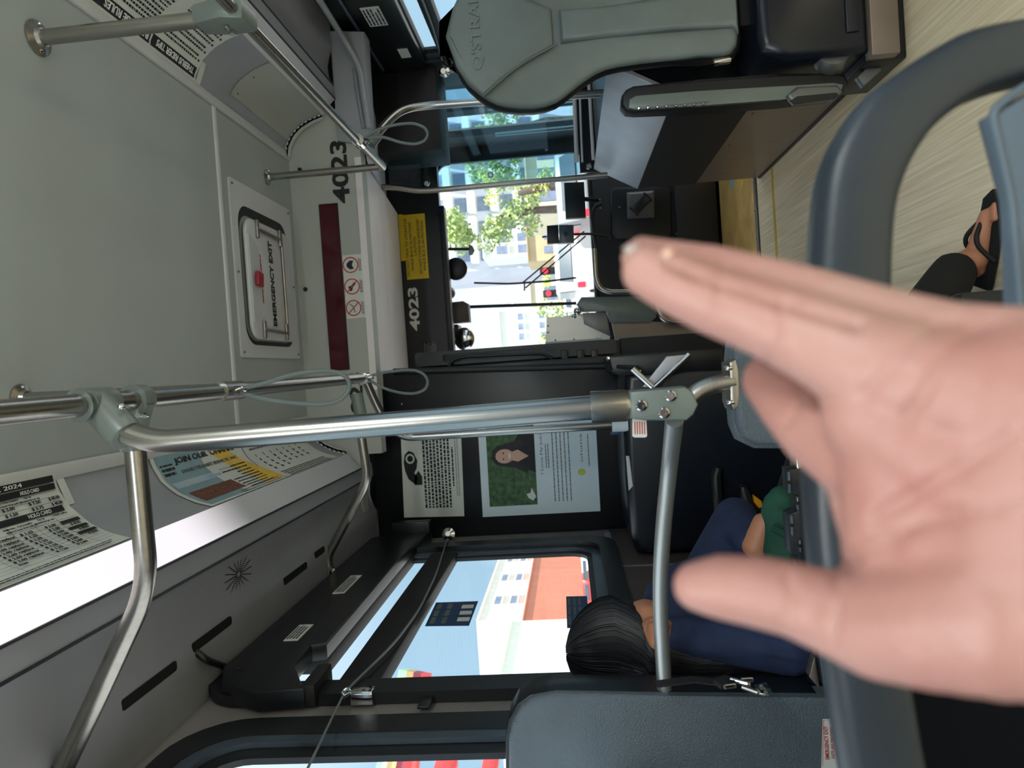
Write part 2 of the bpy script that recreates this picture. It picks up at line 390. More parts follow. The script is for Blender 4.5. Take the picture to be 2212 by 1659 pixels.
for k, (sx, (x_, z_)) in enumerate(((1, (-.407, 2.079)), (1, (-.469, 2.082)), (-1, (-.407, 2.079)), (-1, (-.469, 2.082)))):
    xx = x_ if sx > 0 else 2*XC-x_; struct('trim_%d' % (20+k), MB().box((xx-.003, -3.2, z_-.002), (xx+.003, 3.2, z_+.004)), 'rubber')
# end caps of the coves
for side in (-1, 1):
    pts = [cove(side, s*SL/12, 3.205) for s in range(13)]
    mb = MB()
    for k in range(12):
        a, b = pts[k], pts[k+1]; c1 = cove(side, k*SL/12, 3.205, .014); d1 = cove(side, (k+1)*SL/12, 3.205, .014)
        for A, B, C, D in ((a, b, d1, c1),): mb.quad(A, B, C, D); mb.quad(A-V((0, .03, 0)), B-V((0, .03, 0)), D-V((0, .03, 0)), C-V((0, .03, 0))); mb.quad(C, D, D-V((0, .03, 0)), C-V((0, .03, 0)))
    struct('trim_%d' % (5 if side < 0 else 6), mb, 'white_trim')
# walls with window openings
def wall(name, x0, x1, y0, y1, z0, z1, holes, m):
    mb = MB(); holes = sorted(holes); y = y0
    for (a, b, c, d) in holes:
        mb.box((x0, y, z0), (x1, a, z1)); mb.box((x0, a, z0), (x1, b, c)); mb.box((x0, a, d), (x1, b, z1)); y = b
    mb.box((x0, y, z0), (x1, y1, z1)); return struct(name, mb, m)
LH = [(-2.9, -1.55, 1.0, 2.0), (-1.40, -.05, 1.0, 2.0), (.10, 1.60, 1.0, 2.0), (1.76, 3.18, 1.0, 2.03), (3.75, 5.0, 1.0, 1.95)]
RH = [(-2.9, -1.5, 1.0, 2.0), (-1.35, .1, 1.0, 2.0), (.25, 1.9, 1.0, 2.0), (2.1, 3.78, 1.05, 1.98), (4.15, 5.05, .1, 1.95)]
wall('wall_left', XL-.06, XL, -3.2, 5.4, 0, 2.33, LH, 'wall_beige')
wall('wall_right', XR, XR+.06, -3.2, 5.4, 0, 2.33, RH, 'wall_beige')
mb = MB().box((XL, -3.3, 0), (XR, -3.2, 2.33)); struct('wall_rear', mb, 'cove_grey')
# brown lining below the left front window with a pale seam
struct('trim_7', MB().box((XL, 1.6, .05), (XL+.008, 3.38, .962), .002), 'brown_panel')
struct('trim_8', MB().box((XL, 2.74, .05), (XL+.011, 2.752, .962)), 'wall_beige')
struct('trim_9', MB().box((XL, 1.66, .958), (XL+.014, 3.3, .985), .004), 'cove_grey')
# front wall with windscreen opening
mb = MB(); WS = (-.70, 1.60, .86, 2.0)
mb.box((XL-.06, 5.28, -.05), (XR+.06, 5.36, WS[2])); mb.box((XL-.06, 5.28, WS[3]), (XR+.06, 5.36, 2.4))
mb.box((XL-.06, 5.28, WS[2]), (WS[0], 5.36, WS[3])); mb.box((WS[1], 5.28, WS[2]), (XR+.06, 5.36, WS[3])); struct('wall_front', mb, 'matte_black')
w = struct('window_1', MB().ring(Y_(rrect(-.74, 1.64, .83, 2.03, .1), 5.27), Y_(rrect(-.66, 1.56, .875, 1.985, .1), 5.27), (0, .03, 0)), 'rubber', 'windscreen with black rubber seal')
obj('pane', MB().quad(*Y_([(-.72, .84), (.40, .84), (.40, 2.02), (-.72, 2.02)], 5.30)), 'glass', w, smooth=False)
obj('pane', MB().quad(*Y_([(.40, .84), (1.62, .84), (1.62, 2.02), (.40, 2.02)], 5.30)), 'glass', w, smooth=False)
obj('centre_bar', MB().tube([py(1012, 663, 5.24), py(1245, 655, 5.24)], .012), 'rubber', w)
# ---------------------------------------------------------------- windows
def window(n, side, y0, y1, z0, z1, front=True):
    x = XL if side < 0 else XR; d = -side
    o = struct('window_%d' % n, MB().ring(X_(rrect(y0-.10, y1+.06, z0-.05, z1+.06, .16 if n != 2 else .14), x+d*.004), X_(rrect(y0-.02, y1-.02, z0+.02, z1, .13), x+d*.004), (d*(.028 if n != 3 else .006), 0, 0)), 'rubber')
    obj('inner_seal', MB().ring(X_(rrect(y0-.03, y1+.01, z0+.01, z1+.01, .13), x-d*.004), X_(rrect(y0+.02, y1-.05, z0+.055, z1-.04, .1), x-d*.004), (d*.012, 0, 0)), 'frame_blue', o)
    obj('glazing_bead', MB().ring(X_(rrect(y0+.015, y1-.045, z0+.05, z1-.035, .1), x-d*.02), X_(rrect(y0+.035, y1-.09, z0+.075, z1-.07, .08), x-d*.02), (d*.014, 0, 0)), 'rubber', o)
    obj('pane', MB().quad(*X_([(y0, z0), (y1, z0), (y1, z1), (y0, z1)], x-d*.03)), 'glass', o, smooth=False)
    return o
w2 = window(2, -1, 1.78, 3.12, 1.0, 2.04)
obj('mid_bar', MB().box((XL-.03, 1.76, 1.640), (XL+.016, 3.06, 1.752), .004), 'matte_black', w2)
obj('upper_rail', MB().box((XL-.03, 1.94, 1.83), (XL+.016, 3.06, 2.02), .004), 'matte_black', w2)
window(3, -1, .14, 1.555, 1.0, 1.985)
window(4, -1, -1.38, -.07, 1.0, 1.98); window(5, -1, -2.88, -1.57, 1.0, 1.98)
w6 = window(6, 1, 2.14, 3.76, 1.07, 1.96)
obj('mid_bar', MB().box((XR-.022, 2.12, 1.60), (XR+.03, 3.76, 1.66), .004), 'matte_black', w6)
obj('upper_rail', MB().box((XR-.016, 2.12, 1.735), (XR+.03, 3.76, 2.0), .004), 'matte_black', w6)
window(7, 1, .28, 1.87, 1.0, 1.98); window(8, 1, -1.32, .07, 1.0, 1.98)
# front door on the right: two glazed leaves
for k, (a, b) in enumerate(((4.15, 4.60), (4.60, 5.05))):
    o = struct('door_%d' % (k+1), MB().ring(X_(rrect(a, b, .05, 1.95, .03), XR), X_(rrect(a+.05, b-.05, .25, 1.88, .05), XR), (.03, 0, 0)), 'rubber', 'glazed leaf of the front bus door')
    obj('pane', MB().quad(*X_([(a+.04, .2), (b-.04, .2), (b-.04, 1.9), (a+.04, 1.9)], XR+.015)), 'glass', o, smooth=False)
    obj('handle', MB().tube([(XR-.04, b-.1, .9), (XR-.04, b-.1, 1.5)], .014), 'steel', o)
# ---------------------------------------------------------------- front bulkhead above the driver
b = struct('wall_bulkhead', MB().box((-.345, 3.22, 1.985), (1.03, 3.30, ZC+.01)), 'bulkhead_grey')
obj('side_return', MB().box((XL, 3.22, 2.09), (-.345, 3.30, ZC+.01)), 'bulkhead_grey', b)
obj('rounded_corner', MB().prism(Y_([(1.03, 1.985), (1.03, 2.326), (1.25, 2.326), (1.25, 2.06), (1.10, 1.99)], 3.22), (0, .08, 0)), 'bulkhead_grey', b)
for (u, v) in ((660, 625), (648, 367)): obj('screw', MB().disc(py(u, v, 3.219), (0, -1, 0), .010, .004), 'matte_black', b)
# lit pale soffit running forward under the bulkhead, in three strips
sof = lambda y: 1.985+(y-3.22)*.098
for k, (a, c) in enumerate(((3.215, 3.72), (3.724, 4.39))):
    mb = MB().prism([V((-.05, a, sof(a))), V((1.02, a, sof(a))), V((1.02, c, sof(c))), V((-.05, c, sof(c)))], (0, 0, .03)); struct('trim_%d' % (10+k), mb, 'silver_panel')
struct('trim_12', MB().prism([V((1.03, 3.3, 1.95)), V((1.40, 3.3, 1.95)), V((1.40, 4.39, 2.16)), V((1.03, 4.39, 2.16))], (0, 0, .03)), 'light_metal')
# black header board over the windscreen
hb = struct('wall_header', MB().box((XL, 4.4, 1.835), (1.16, 4.46, 2.2)), 'black_panel')
obj('header_wing', MB().box((1.16, 4.4, 1.835), (XR, 4.46, 2.3)), 'black_panel', hb)
obj('ledge', MB().box((-.02, 4.36, 1.80), (1.04, 4.44, 1.836), .008), 'rubber', hb)
struct('wall_cab_cap', MB().box((XL-.05, 4.46, 2.02), (XR+.05, 5.3, 2.3)), 'matte_black')
# right: door-side trim frames (rounded grey rails along the cove end)
struct('trim_13', MB().tube([py(796, 278, 3.195), py(784, 200, 3.195), py(776, 142, 3.195), px(735, 72, 1.545), px(690, 0, 1.53)], .013, .08), 'cove_grey')
struct('trim_14', MB().tube([py(786, 278, 3.205), py(772, 200, 3.205), py(766, 150, 3.205)], .010, .08), 'soffit_grey')
struct('trim_15', MB().prism(Y_([(1.06, 1.935), (1.58, 1.925), (1.60, 2.085), (1.10, 2.085)], 3.205), (0, .1, 0), .006), 'cove_grey')
struct('trim_16', MB().box((1.20, 3.78, 1.70), (XR, 4.1, 2.05), .01), 'matte_black')
# yellow line on the floor, yellow plate at the step
struct('trim_17', MB().box((XL+.75, 3.735, 0), (XR, 3.765, .003)), 'yellow_paint')
g = thing('step_plate', 'gold coloured metal floor plate in front of the driver step', 'floor plate')
obj('plate', MB().box((.02, 4.06, -.004), (1.62, 4.94, .006), .002), 'gold_plate', g)
obj('edge_strip', MB().box((.02, 4.05, -.002), (1.62, 4.075, .012), .003), 'grey_metal', g)
for k in range(9): obj('rivet', MB().ball((.15+k*.16, 4.062, .012), .007, 1), 'steel', g)
obj('painted_reflection', MB().prism(Z_([(1.05, 4.52), (1.15, 4.50), (1.19, 4.56), (1.10, 4.62), (1.02, 4.58)], .0065), (0, 0, .0006)), 'ad_teal', g, smooth=False)  # both coloured patches paint reflections onto the metal plate
obj('painted_reflection', MB().prism(Z_([(1.00, 4.30), (1.22, 4.28), (1.26, 4.33), (1.10, 4.40), (.98, 4.36)], .0065), (0, 0, .0006)), 'ad_yellow', g, smooth=False)
# ---------------------------------------------------------------- partition behind the driver
pt = struct('wall_partition', MB().box((XL, 3.40, .32), (.035, 3.44, 2.08), .006), 'black_panel', 'black partition behind the driver seat')
obj('edge_post', MB().tube([py(850, 803, 3.40), py(1312, 790, 3.40)], .016), 'rubber', pt)
for (u, v) in ((868, 873), (1030, 868)): obj('screw', MB().ball(py(u, v, 3.397), .006, 1), 'steel', pt)
# driver door panel seen edge on, with its inset window
dp = thing('driver_door', 'black driver compartment door with inset window and round grab bar', 'door')
obj('leaf', MB().ring(Y_(rrect(.045, .115, .86, 1.86, .015), 3.50), Y_(rrect(.058, .098, 1.16, 1.72, .015), 3.50), (0, .03, 0)), 'black_panel', dp)
obj('window_pane', MB().quad(*Y_([(.05, 1.15), (.105, 1.15), (.105, 1.73), (.05, 1.73)], 3.515)), 'glass_tint', dp, smooth=False)
obj('grab_bar', MB().tube([py(968, 800, 3.46), py(975, 778, 3.46), py(1000, 771, 3.46), py(1170, 763, 3.46), py(1190, 772, 3.46), py(1198, 786, 3.46)], .008, .03), 'rubber', dp)
for u in (1220, 1255, 1285): obj('louvre', MB().box(py(u-6, 795, 3.49), py(u+6, 755, 3.47), .003), 'dark_plastic', dp)
obj('slat_upper', MB().box((-.7, 3.60, .3), (.12, 3.63, .84), .01), 'matte_black', dp); obj('dark_backing', MB().box((-.2, 3.56, .84), (.11, 3.575, 1.86), .003), 'dark_plastic', dp)  # second box: dark backing added behind the inset window to block bright sky
# ================================================================ FITTINGS ON CEILING AND COVES
h = thing('roof_hatch', 'white emergency exit roof hatch with red handle in the ceiling', 'hatch')
HP = lambda u, v, dz=0: pz(u, v, ZC+dz)
c = [HP(476, 402), HP(615, 475), HP(641, 764), HP(503, 762)]
hx0, hx1 = c[3].x, c[0].x; hy0, hy1 = c[0].y, c[1].y
hx0, hx1, hy0, hy1 = .115, .795, 2.585, 3.165
obj('frame', MB().ring(Z_(rrect(hx0, hx1, hy0, hy1, .012), ZC-.006), Z_(rrect(hx0+.05, hx1-.085, hy0+.05, hy1-.05, .08), ZC-.006), (0, 0, .02)), 'hatch_white', h)
obj('shaft', MB().ring(Z_(rrect(hx0+.046, hx1-.081, hy0+.046, hy1-.046, .08), ZC-.002), Z_(rrect(hx0+.066, hx1-.12, hy0+.064, hy1-.064, .075), ZC-.002), (0, 0, .012)), 'rubber', h)
obj('lid', MB().prism(Z_(rrect(hx0+.07, hx1-.135, hy0+.066, hy1-.075, .06), ZC-.03), (0, 0, .02), .012), 'hatch_white', h)
obj('handle_recess', MB().prism(Z_([(.42+.17*math.cos(math.radians(a)), hy0+.072+.11*math.sin(math.radians(a))) for a in range(0, 181, 12)], ZC-.034), (0, 0, .006)), 'light_off', h)
obj('red_handle', MB().obox((.42, hy0+.115, ZC-.046), (.028, .004, 0), (-.004, .024, 0), (0, 0, .009), .006), 'red_plastic', h, label='dark red turning handle')
dashes(h, (.33, hy0+.165, ZC-.035), (1, 0, 0), (0, -1, 0), .20, 1, .022, .008, 'sign_red')
text(h, 'EMERGENCY EXIT', (.245, hy0+.290, ZC-.031), (1, 0, 0), (0, -1, 0), .036, 'ink', w=.35, bold=.03)
for x in (.225, .625):
    obj('hinge_arm', MB().tube([(x, hy0+.15, ZC-.036), (x-.005, hy0+.38, ZC-.036)], .006), 'brushed', h)
    obj('hinge_plate', MB().box((x-.035, hy0+.145, ZC-.040), (x+.035, hy0+.165, ZC-.030), .002), 'brushed', h)
    obj('hinge_plate', MB().box((x-.035, hy0+.365, ZC-.040), (x+.035, hy0+.385, ZC-.030), .002), 'brushed', h)
obj('hinge_rod', MB().tube([(.21, hy0+.385, ZC-.036), (.65, hy0+.385, ZC-.036)], .006), 'brushed', h)
for x in (hx0+.02, XC, hx1-.02):
    for y in (hy0+.02, hy1-.02): obj('screw', MB().ball((x, y, ZC-.007), .006, 1), 'grey_metal', h)
for y in (.5,): pass
# speaker perforations on the left duct panel
mb = MB(); sc = V((-.562, 2.235, 2.104))
sc = px(525, 1240, -.545)
for a in range(16):
    for k in range(9):
        r = .010+k*.0055; p = sc+V((math.cos(a*math.pi/8)*r, math.sin(a*math.pi/8)*r*1.5, 0)); p.z = 2.1045
        mb.box(p-V((.0009, .0017, .003)), p+V((.0009, .0017, 0)))
obj('speaker_holes', mb, 'dark_void', None, smooth=False)
o = bpy.data.objects['speaker_holes']; o['kind'] = 'stuff'; o['label'] = 'radial pattern of small speaker holes in the left duct panel'; o['category'] = 'speaker'
# air slots in the left duct
for i, (a, c) in enumerate((((262, 1530), (380, 1433)), ((415, 1400), (499, 1340)), ((612, 1258), (662, 1220)), ((680, 1200), (700, 1186)), )):
    p, q = pz(*a, 2.082), pz(*c, 2.082); x = (p.x+q.x)/2
    solo('air_slot', MB().prism(Z_(rrect(x-.012, x+.012, p.y, q.y, .008, 3), 2.0795), (0, 0, .004)), 'dark_void', ['long dark air slot nearest the camera in the left duct panel', 'dark air slot with a black cable coming out of it', 'dark air slot just short of the front brace flange', 'small dark air slot farthest forward in the left duct panel'][i], 'air vent')
# black cable with clip from slot to sign box
t = thing('cable', 'short black cable with a clip running from an air slot to the sign box', 'cable')
p0, p1, p2, p3 = pz(424, 1408, 2.082), pz(446, 1426, 2.06), px(480, 1438, -.75), px(520, 1452, -.74)
obj('cord', MB().tube([p0+V((0, 0, .02)), p0, p1, p2, p3], .009, .04), 'rubber', t)
obj('clip', MB().obox(px(452, 1432, -.72), (.03, .012, 0), (.0, .007, .0), (0, 0, .008), .003), 'rubber', t)
# ================================================================ GRAB RAILS
RR = .0185
def flange(par, c, nrm, r=.042, bolts=2, A=None, name='flange'):
    f = obj(name, MB().lathe([(r, 0), (r, .004), (r*.6, .010), (r*.5, .018)], c, nrm, 22), 'steel', par)
    nrm = V(nrm).normalized(); A = V(A) if A else nrm.cross(V((0, 1, .01))).normalized()
    for k in range(bolts): obj('bolt', MB().ball(V(c)+A*r*.76*(1 if k == 0 else -1)+nrm*.006, .006, 1), 'chrome', f)
    return f
# right rail
t = thing('grab_rail', 'long steel grab rail hung below the ceiling on the right, with two drop posts', 'grab rail')
ZR = 1.828
obj('rail', MB().tube([(.877, -1.0, ZR), (.879, 2.935, ZR-.012)], RR*.82), 'steel', t)
obj('drop_post', MB().tube([(.877, 1.641, ZC), (.877, 1.641, ZR+.06)], RR), 'steel', t)
obj('drop_post', MB().tube([(.888, 2.955, ZC), (.888, 2.955, ZR-.012), (.882, 2.90, ZR-.012)], RR*.8, .03), 'steel', t)
flange(t, (.877, 1.641, ZC-.001), (0, 0, -1)); flange(t, (.888, 2.955, ZC-.001), (0, 0, -1), .032)
fb = obj('tee_bracket', MB().prism(X_([(1.612, ZR+.09), (1.672, ZR+.09), (1.690, ZR+.02), (1.682, ZR-.035), (1.610, ZR-.03), (1.595, ZR+.02)], .853), (.05, 0, 0), .010), 'fitting_grey', t)
for y in (1.635, 1.66): obj('bolt', MB().disc((.850, y, ZR+.02), (-1, 0, 0), .007, .006), 'chrome', fb)
# left rail, same height
t = thing('grab_rail', 'long polished grab rail overhead on the left, nearest the camera', 'grab rail')
ZL = 1.868
a, b = pz(-260, 917, ZL), pz(788, 816, ZL)
RL = lambda u: pz(u, 893-.0985*u, ZL)
obj('rail', MB().tube([a+(a-b).normalized()*1.8, b], RR), 'steel', t)
fit = py(225, 880, RL(215).y); c0 = RL(205); c1 = py(272, 938, c0.y-.02)
d = (c1-c0).normalized()
obj('angled_bracket', MB().tube([c0+V((-.001, -.04, 0)), c0+V((0, 0, -.002)), c1-d*.012, c1+d*.004], [.0265, .029, .028, .0255], 0, 18), 'fitting_grey', t)
obj('bracket_collar', MB().tube([c0-V((0, .030, 0)), c0+V((0, .034, 0))], .0275, 0, 22), 'fitting_grey', t)
obj('bolt', MB().ball(py(262, 879, c0.y-.03), .006, 2), 'chrome', t)
r0 = RL(296)
obj('ring_clamp', MB().tube([r0-V((0, .016, 0)), r0+V((0, .016, 0))], .0275, 0, 24), 'fitting_grey', t)
lug = py(293, 905, r0.y)
obj('clamp_lug', MB().tube([r0+V((-.004, 0, -.012)), lug+V((-.002, 0, -.004)), py(292, 955, r0.y)], [.0185, .0195, .0215], 0, 18), 'fitting_grey', t)
for u, v in ((303, 897), (316, 897)): obj('bolt', MB().disc(py(u, v, r0.y-.02), (0, -1, 0), .005, .006, 12), 'chrome', t)
rc = RL(496)
obj('sleeve_clamp', MB().tube([rc-V((0, .05, 0)), rc+V((0, .05, 0))], .0225, 0, 24), 'steel', t)
p = pz(45, 862, ZC); flange(t, p, (0, 0, -1), .034); obj('drop_post', MB().tube([p, (a.x*.4+b.x*.6, p.y, ZL)], RR*.8), 'steel', t)
# near stanchion: bent at the top, down to the seat connector
YS = c1.y
t = thing('stanchion', 'polished pole in the foreground, bent at the top, ending in a three-bolt connector', 'pole')
top = c1; sb = [top+(c0-c1)*.1, py(338, 956, YS-.005), py(1300, 879, YS+.02)]
obj('pole', MB().tube(sb, RR*1.02, .05, 20), 'steel', t)
obj('sleeve', MB().tube([py(1277, 880, YS+.02), py(1350, 876, YS+.02), py(1368, 875, YS+.02)], [.0245, .0245, .021], 0, 24), 'steel', t)
YC = YS+.02
cp = [(1360, 845), (1481, 835), (1497, 846), (1510, 874), (1500, 896), (1485, 909), (1395, 909), (1363, 905)]
cn = obj('connector', MB().prism([py(u, v, YC-.026) for u, v in cp], (0, .05, 0), .007), 'fitting_grey', t)
for u, v in ((1385, 876), (1448, 855), (1434, 892)):
    bb = obj('bolt', MB().lathe([(.0085, 0), (.0085, .003), (.006, .005), (.003, .005), (.003, .002)], py(u, v, YC-.027), (0, -1, 0), 18), 'chrome', cn)
tg = obj('label_tag', MB().prism([py(u, v, YC-.01) for u, v in ((1366, 905), (1396, 906), (1398, 942), (1394, 945), (1370, 945), (1366, 942))], (0, .002, 0)), 'paper', t, label='small white tag with red print')
for k in range(5): 
    p, q = py(1371+k*5.2, 911, YC-.0105), py(1372+k*5.2, 938, YC-.0105); obj('print_line', MB().obox((p+q)/2, (q-p)/2, (0, 0, .0007), (0, .0002, 0)), 'sign_red', tg, smooth=False)
obj('elbow', MB().tube([py(1478, 878, YC), py(1503, 848, YC), py(1540, 830, YC), py(1586, 824, YC)], .0135, .03, 16), 'brushed', t)
fl = obj('foot_plate', MB().prism([py(u, v, YC-.012) for u, v in ((1576, 783), (1590, 776), (1596, 800), (1598, 850), (1596, 880), (1584, 886), (1578, 870))], (0, .06, 0), .003), 'brushed', t)
for v in (795, 869): obj('bolt', MB().ball(py(1574+.06*(v-795), v, YC-.008), .0075, 2, (.6, 1, 1)), 'chrome', fl)
# horizontal bar from the connector to the panel on the left
t = thing('cross_bar', 'satin horizontal bar from the connector to an oval flange on the grey side panel', 'grab rail')
obj('bar', MB().tube([py(1457, 905, YC+.03), py(1447, 1000, 1.27), py(1431, 1150, 1.31), py(1425, 1300, 1.35), py(1436, 1497, 1.375)], .0145, .12, 20), 'satin', t)
fc = py(1438, 1499, 1.375)
ff = obj('flange', MB().ellipse(fc+V((-.010, 0, 0)), (0, .024, .0), (0, 0, .044), (.010, 0, 0), 28, .003), 'steel', t)
for s in (-1, 1): obj('bolt', MB().lathe([(.007, 0), (.007, .004), (.004, .007)], fc+V((0, 0, s*.032)), (1, 0, 0), 14), 'chrome', ff)
# braces going out to the left duct panel
t = thing('wall_brace', 'large bent steel brace running out left under the lit light strip', 'grab rail')
YB = r0.y
p0, p1, p2, p3 = py(270, 938, YB), py(292, 975, YB), py(320, 1268, YB), py(135, 1665, YB)
dd = (p3-p2).normalized(); p3 = p2+dd*((2.079-p2.z)/dd.z)
obj('tube', MB().tube([p1+V((.03, 0, 0)), p2, p3], RR, .06, 20), 'steel', t)
obj('socket', MB().tube([py(275, 952, YB), py(293, 958, YB)+V((-.0, 0, 0)), py(293, 958, YB)+V((-.012, 0, 0))], .0225, 0, 20), 'fitting_grey', t)
flange(t, p3, (0, 0, -1), .038)
t = thing('wall_brace', 'smaller bent steel brace farther forward, ending in a flange by the left sign box', 'grab rail')
YF = 2.70
q0, q1, q2, q3 = py(775, 905, YF), py(795, 1035, YF), py(706, 1205, YF), py(690, 1240, YF)
obj('tube', MB().tube([q0, q1, q2, V((q3.x, YF, 2.081))], RR*.95, .05, 16), 'steel', t)
obj('socket', MB().tube([py(770, 850, YF), py(785, 925, YF)], .024, 0, 18), 'fitting_grey', t)
flange(t, V((q3.x, YF, 2.079)), (0, 0, -1), .036)
# farther poles
t = thing('stanchion', 'thinner pole crossing the posters, with blue and white clip at its foot', 'pole')
obj('pole', MB().tube([py(790, 822, 2.75), py(815, 880, 2.8), py(845, 930, 2.85), py(880, 945, 2.88), py(1330, 918, 2.9)], RR*.9, .08, 16), 'steel', t)
obj('white_clip', MB().tube([py(1322, 920, 2.9), py(1356, 918, 2.9)], .026, 0, 16), 'paper_blue', t)
for v in (909, 935): obj('blue_clip', MB().box(py(1318, v-4, 2.93), py(1342, v+4, 2.89), .004), 'sticker_blue', t, label='blue plastic clip')
t = thing('stanchion', 'slim steel pole at the edge of the glass screen by the front door', 'pole')
obj('pole', MB().tube([py(795, 405, 3.86), py(850, 404, 3.86), py(905, 413, 3.86), py(960, 409, 3.86), py(1312, 378, 3.86)], RR*.85, .06, 14), 'brushed', t)
obj('top_bracket', MB().box(py(800, 411, 3.87), py(832, 399, 3.85), .004), 'brushed', t)
t = thing('stanchion', 'bent steel pole from the right grab rail down behind the wheelchair backrest', 'pole')
obj('pole', MB().tube([py(802, 308, 2.93), py(832, 268, 2.97), py(868, 236, 3.02), py(925, 228, 3.05), py(1250, 205, 3.05), py(1330, 200, 3.05)], RR*.9, .07, 16), 'steel', t)
obj('clamp', MB().tube([py(800, 312, 2.93), py(816, 290, 2.945)], .024, 0, 16), 'fitting_grey', t)
# glass screen behind the front door
t = thing('glass_screen', 'tinted clear safety screen with steel rails between step well and door', 'screen')
obj('pane', MB().box((1.035, 3.895, .965), (XR-.03, 3.903, 2.02)), 'glass_tint', t, smooth=False)
for u, r in ((1246, .0115), (1258, .006)): obj('rail', MB().tube([py(u-6, 190, 3.88), py(u, 350, 3.88)], r), 'silver_panel', t)
obj('lower_rail', MB().tube([py(1272, 170, 3.9), py(1282, 345, 3.9)], .010), 'silver_panel', t)
obj('lower_panel', MB().box((1.06, 3.975, .30), (XR-.03, 3.99, .965)), 'navy_plastic', t)
for u, v in ((922, 396), (1060, 379), (1272, 360)): obj('fixing', MB().lathe([(.016, 0), (.016, .008), (.010, .014)], py(u, v, 3.893), (0, -1, 0), 16), 'chrome', t)
# strap loops
def loop(lab, base, pts, r=.0055):
    t = thing('hanging_strap', lab, 'strap', group='grey cord loops on the grab rails')
    obj('cord', MB().tube([base]+pts+[base+V((.004, .004, .0))], r, .05, 10), 'cable_grey', t)
    obj('clip', MB().tube([base+V((0, -.022, 0)), base+V((0, .022, 0))], .0225, 0, 16), 'chrome', t)
    obj('wire_loop', MB().tube([base+V((0, -.018, -.018)), base+V((.006, -.006, -.034)), base+V((-.006, .01, -.034)), base+V((0, .02, -.018))], .0035, .01, 8), 'chrome', t)
Yl = rc.y
loop('nearest grey cord loop, swinging from the left grab rail over the ceiling hatch side', rc, [py(u, v, Yl+k) for u, v, k in ((560, 832, .02), (640, 806, .05), (700, 800, .07), (738, 806, .08), (755, 822, .09), (754, 845, .09), (735, 866, .08), (700, 874, .07), (640, 872, .05), (560, 861, .02))])
p = RL(783); p = pz(786, 817, ZL)
loop('grey cord loop at the front end of the left grab rail, against the black partition', p, [py(u, v, p.y+.02) for u, v in ((820, 806), (870, 799), (900, 800), (918, 810), (925, 824), (920, 840), (900, 850), (870, 850), (830, 840))])
p = V((.88, 2.60, ZR-.012))
loop('grey cord loop on the right grab rail in front of the glass screen', p, [py(u, v, 2.62) for u, v in ((815, 279), (860, 268), (895, 266), (918, 276), (925, 290), (918, 304), (898, 312), (868, 309), (820, 293))])
# ================================================================ ADVERTS IN THE COVES
def sheet(name, lab, side, y0, y1, s0, s1, m='paper', wav=0.0, off=.003):
    ny = 16 if wav else 2; ns = 12; mb = MB(); g = []
    for i in range(ny+1):
        y = y0+(y1-y0)*i/ny; g.append([mb.bm.verts.new(cove(side, s0+(s1-s0)*k/ns, y, off+wav*(.5+.5*math.sin(y*34+k*.9))*math.sin(math.pi*min(1, k/ns+.08)))) for k in range(ns+1)])
    for i in range(ny):
        for k in range(ns): mb.bm.faces.new((g[i][k], g[i][k+1], g[i+1][k+1], g[i+1][k]))
    t = thing(name, lab, 'poster'); obj('sheet', mb, m, t); return t
# local map on a cove: a runs along reading direction, b runs down-to-up from the sheet foot
def cmap(side, yref, sfoot, off):
    return lambda a, b, c: cove(side, sfoot-b, yref+a if side < 0 else yref-a, off+c)
def band(par, mp, a0, a1, b0, b1, m, name='print_block', n=6, na=1, c=.0004):
    mb = MB()
    for i in range(n):
        for j in range(na):
            p = b0+(b1-b0)*i/n; q = b0+(b1-b0)*(i+1)/n; u0 = a0+(a1-a0)*j/na; u1 = a0+(a1-a0)*(j+1)/na
            mb.quad(mp(u0, p, c), mp(u1, p, c), mp(u1, q, c), mp(u0, q, c))
    return obj(name, mb, m, par, smooth=False)
# fare table, near left
t = sheet('fare_poster', 'creased black and white fare table sheet in the left cove beside the lit strip', -1, .55, 1.575, .012, SL-.004, wav=.004, off=.003)
obj('clear_edge', MB().quad(cove(-1, .012, 1.575, .002), cove(-1, .09, 1.575, .002), cove(-1, .09, 1.60, .002), cove(-1, .012, 1.60, .002)), 'white_trim', t)
mp = cmap(-1, .575, SL-.004, .0085); H = SL-.016; Wd = 1.0
sb_ = lambda s: SL-.004-s
for a0_, a1_, n0_, n1_ in ((0, .985, .010, .026), (0, .985, .029, .044), (0, .975, .088, .103)): band(t, mp, a0_, a1_, sb_(n1_), sb_(n0_), 'ink')
text(t, '11, 2024', (.805, sb_(.024)), None, None, .011, 'ink_white', w=.085, mapf=mp, bold=.01)
text(t, 'HOLO CARD', (.88, sb_(.041)), None, None, .009, 'ink_white', w=.055, mapf=mp, bold=.02)
text(t, 'HOLO CARD', (.868, sb_(.100)), None, None, .010, 'ink_white', w=.068, mapf=mp, bold=.02)
for r, row in enumerate((('$ 3.00', '$ 7.50', '$ 80.00'), ('$ 1.50', '$ 3.75', '$ 40.00'))):
    for k, s_ in enumerate(row): text(t, s_, ((.814, .888, .948)[k], sb_(.071+r*.0145)), None, None, .009, 'ink', w=.034, mapf=mp, bold=.015)
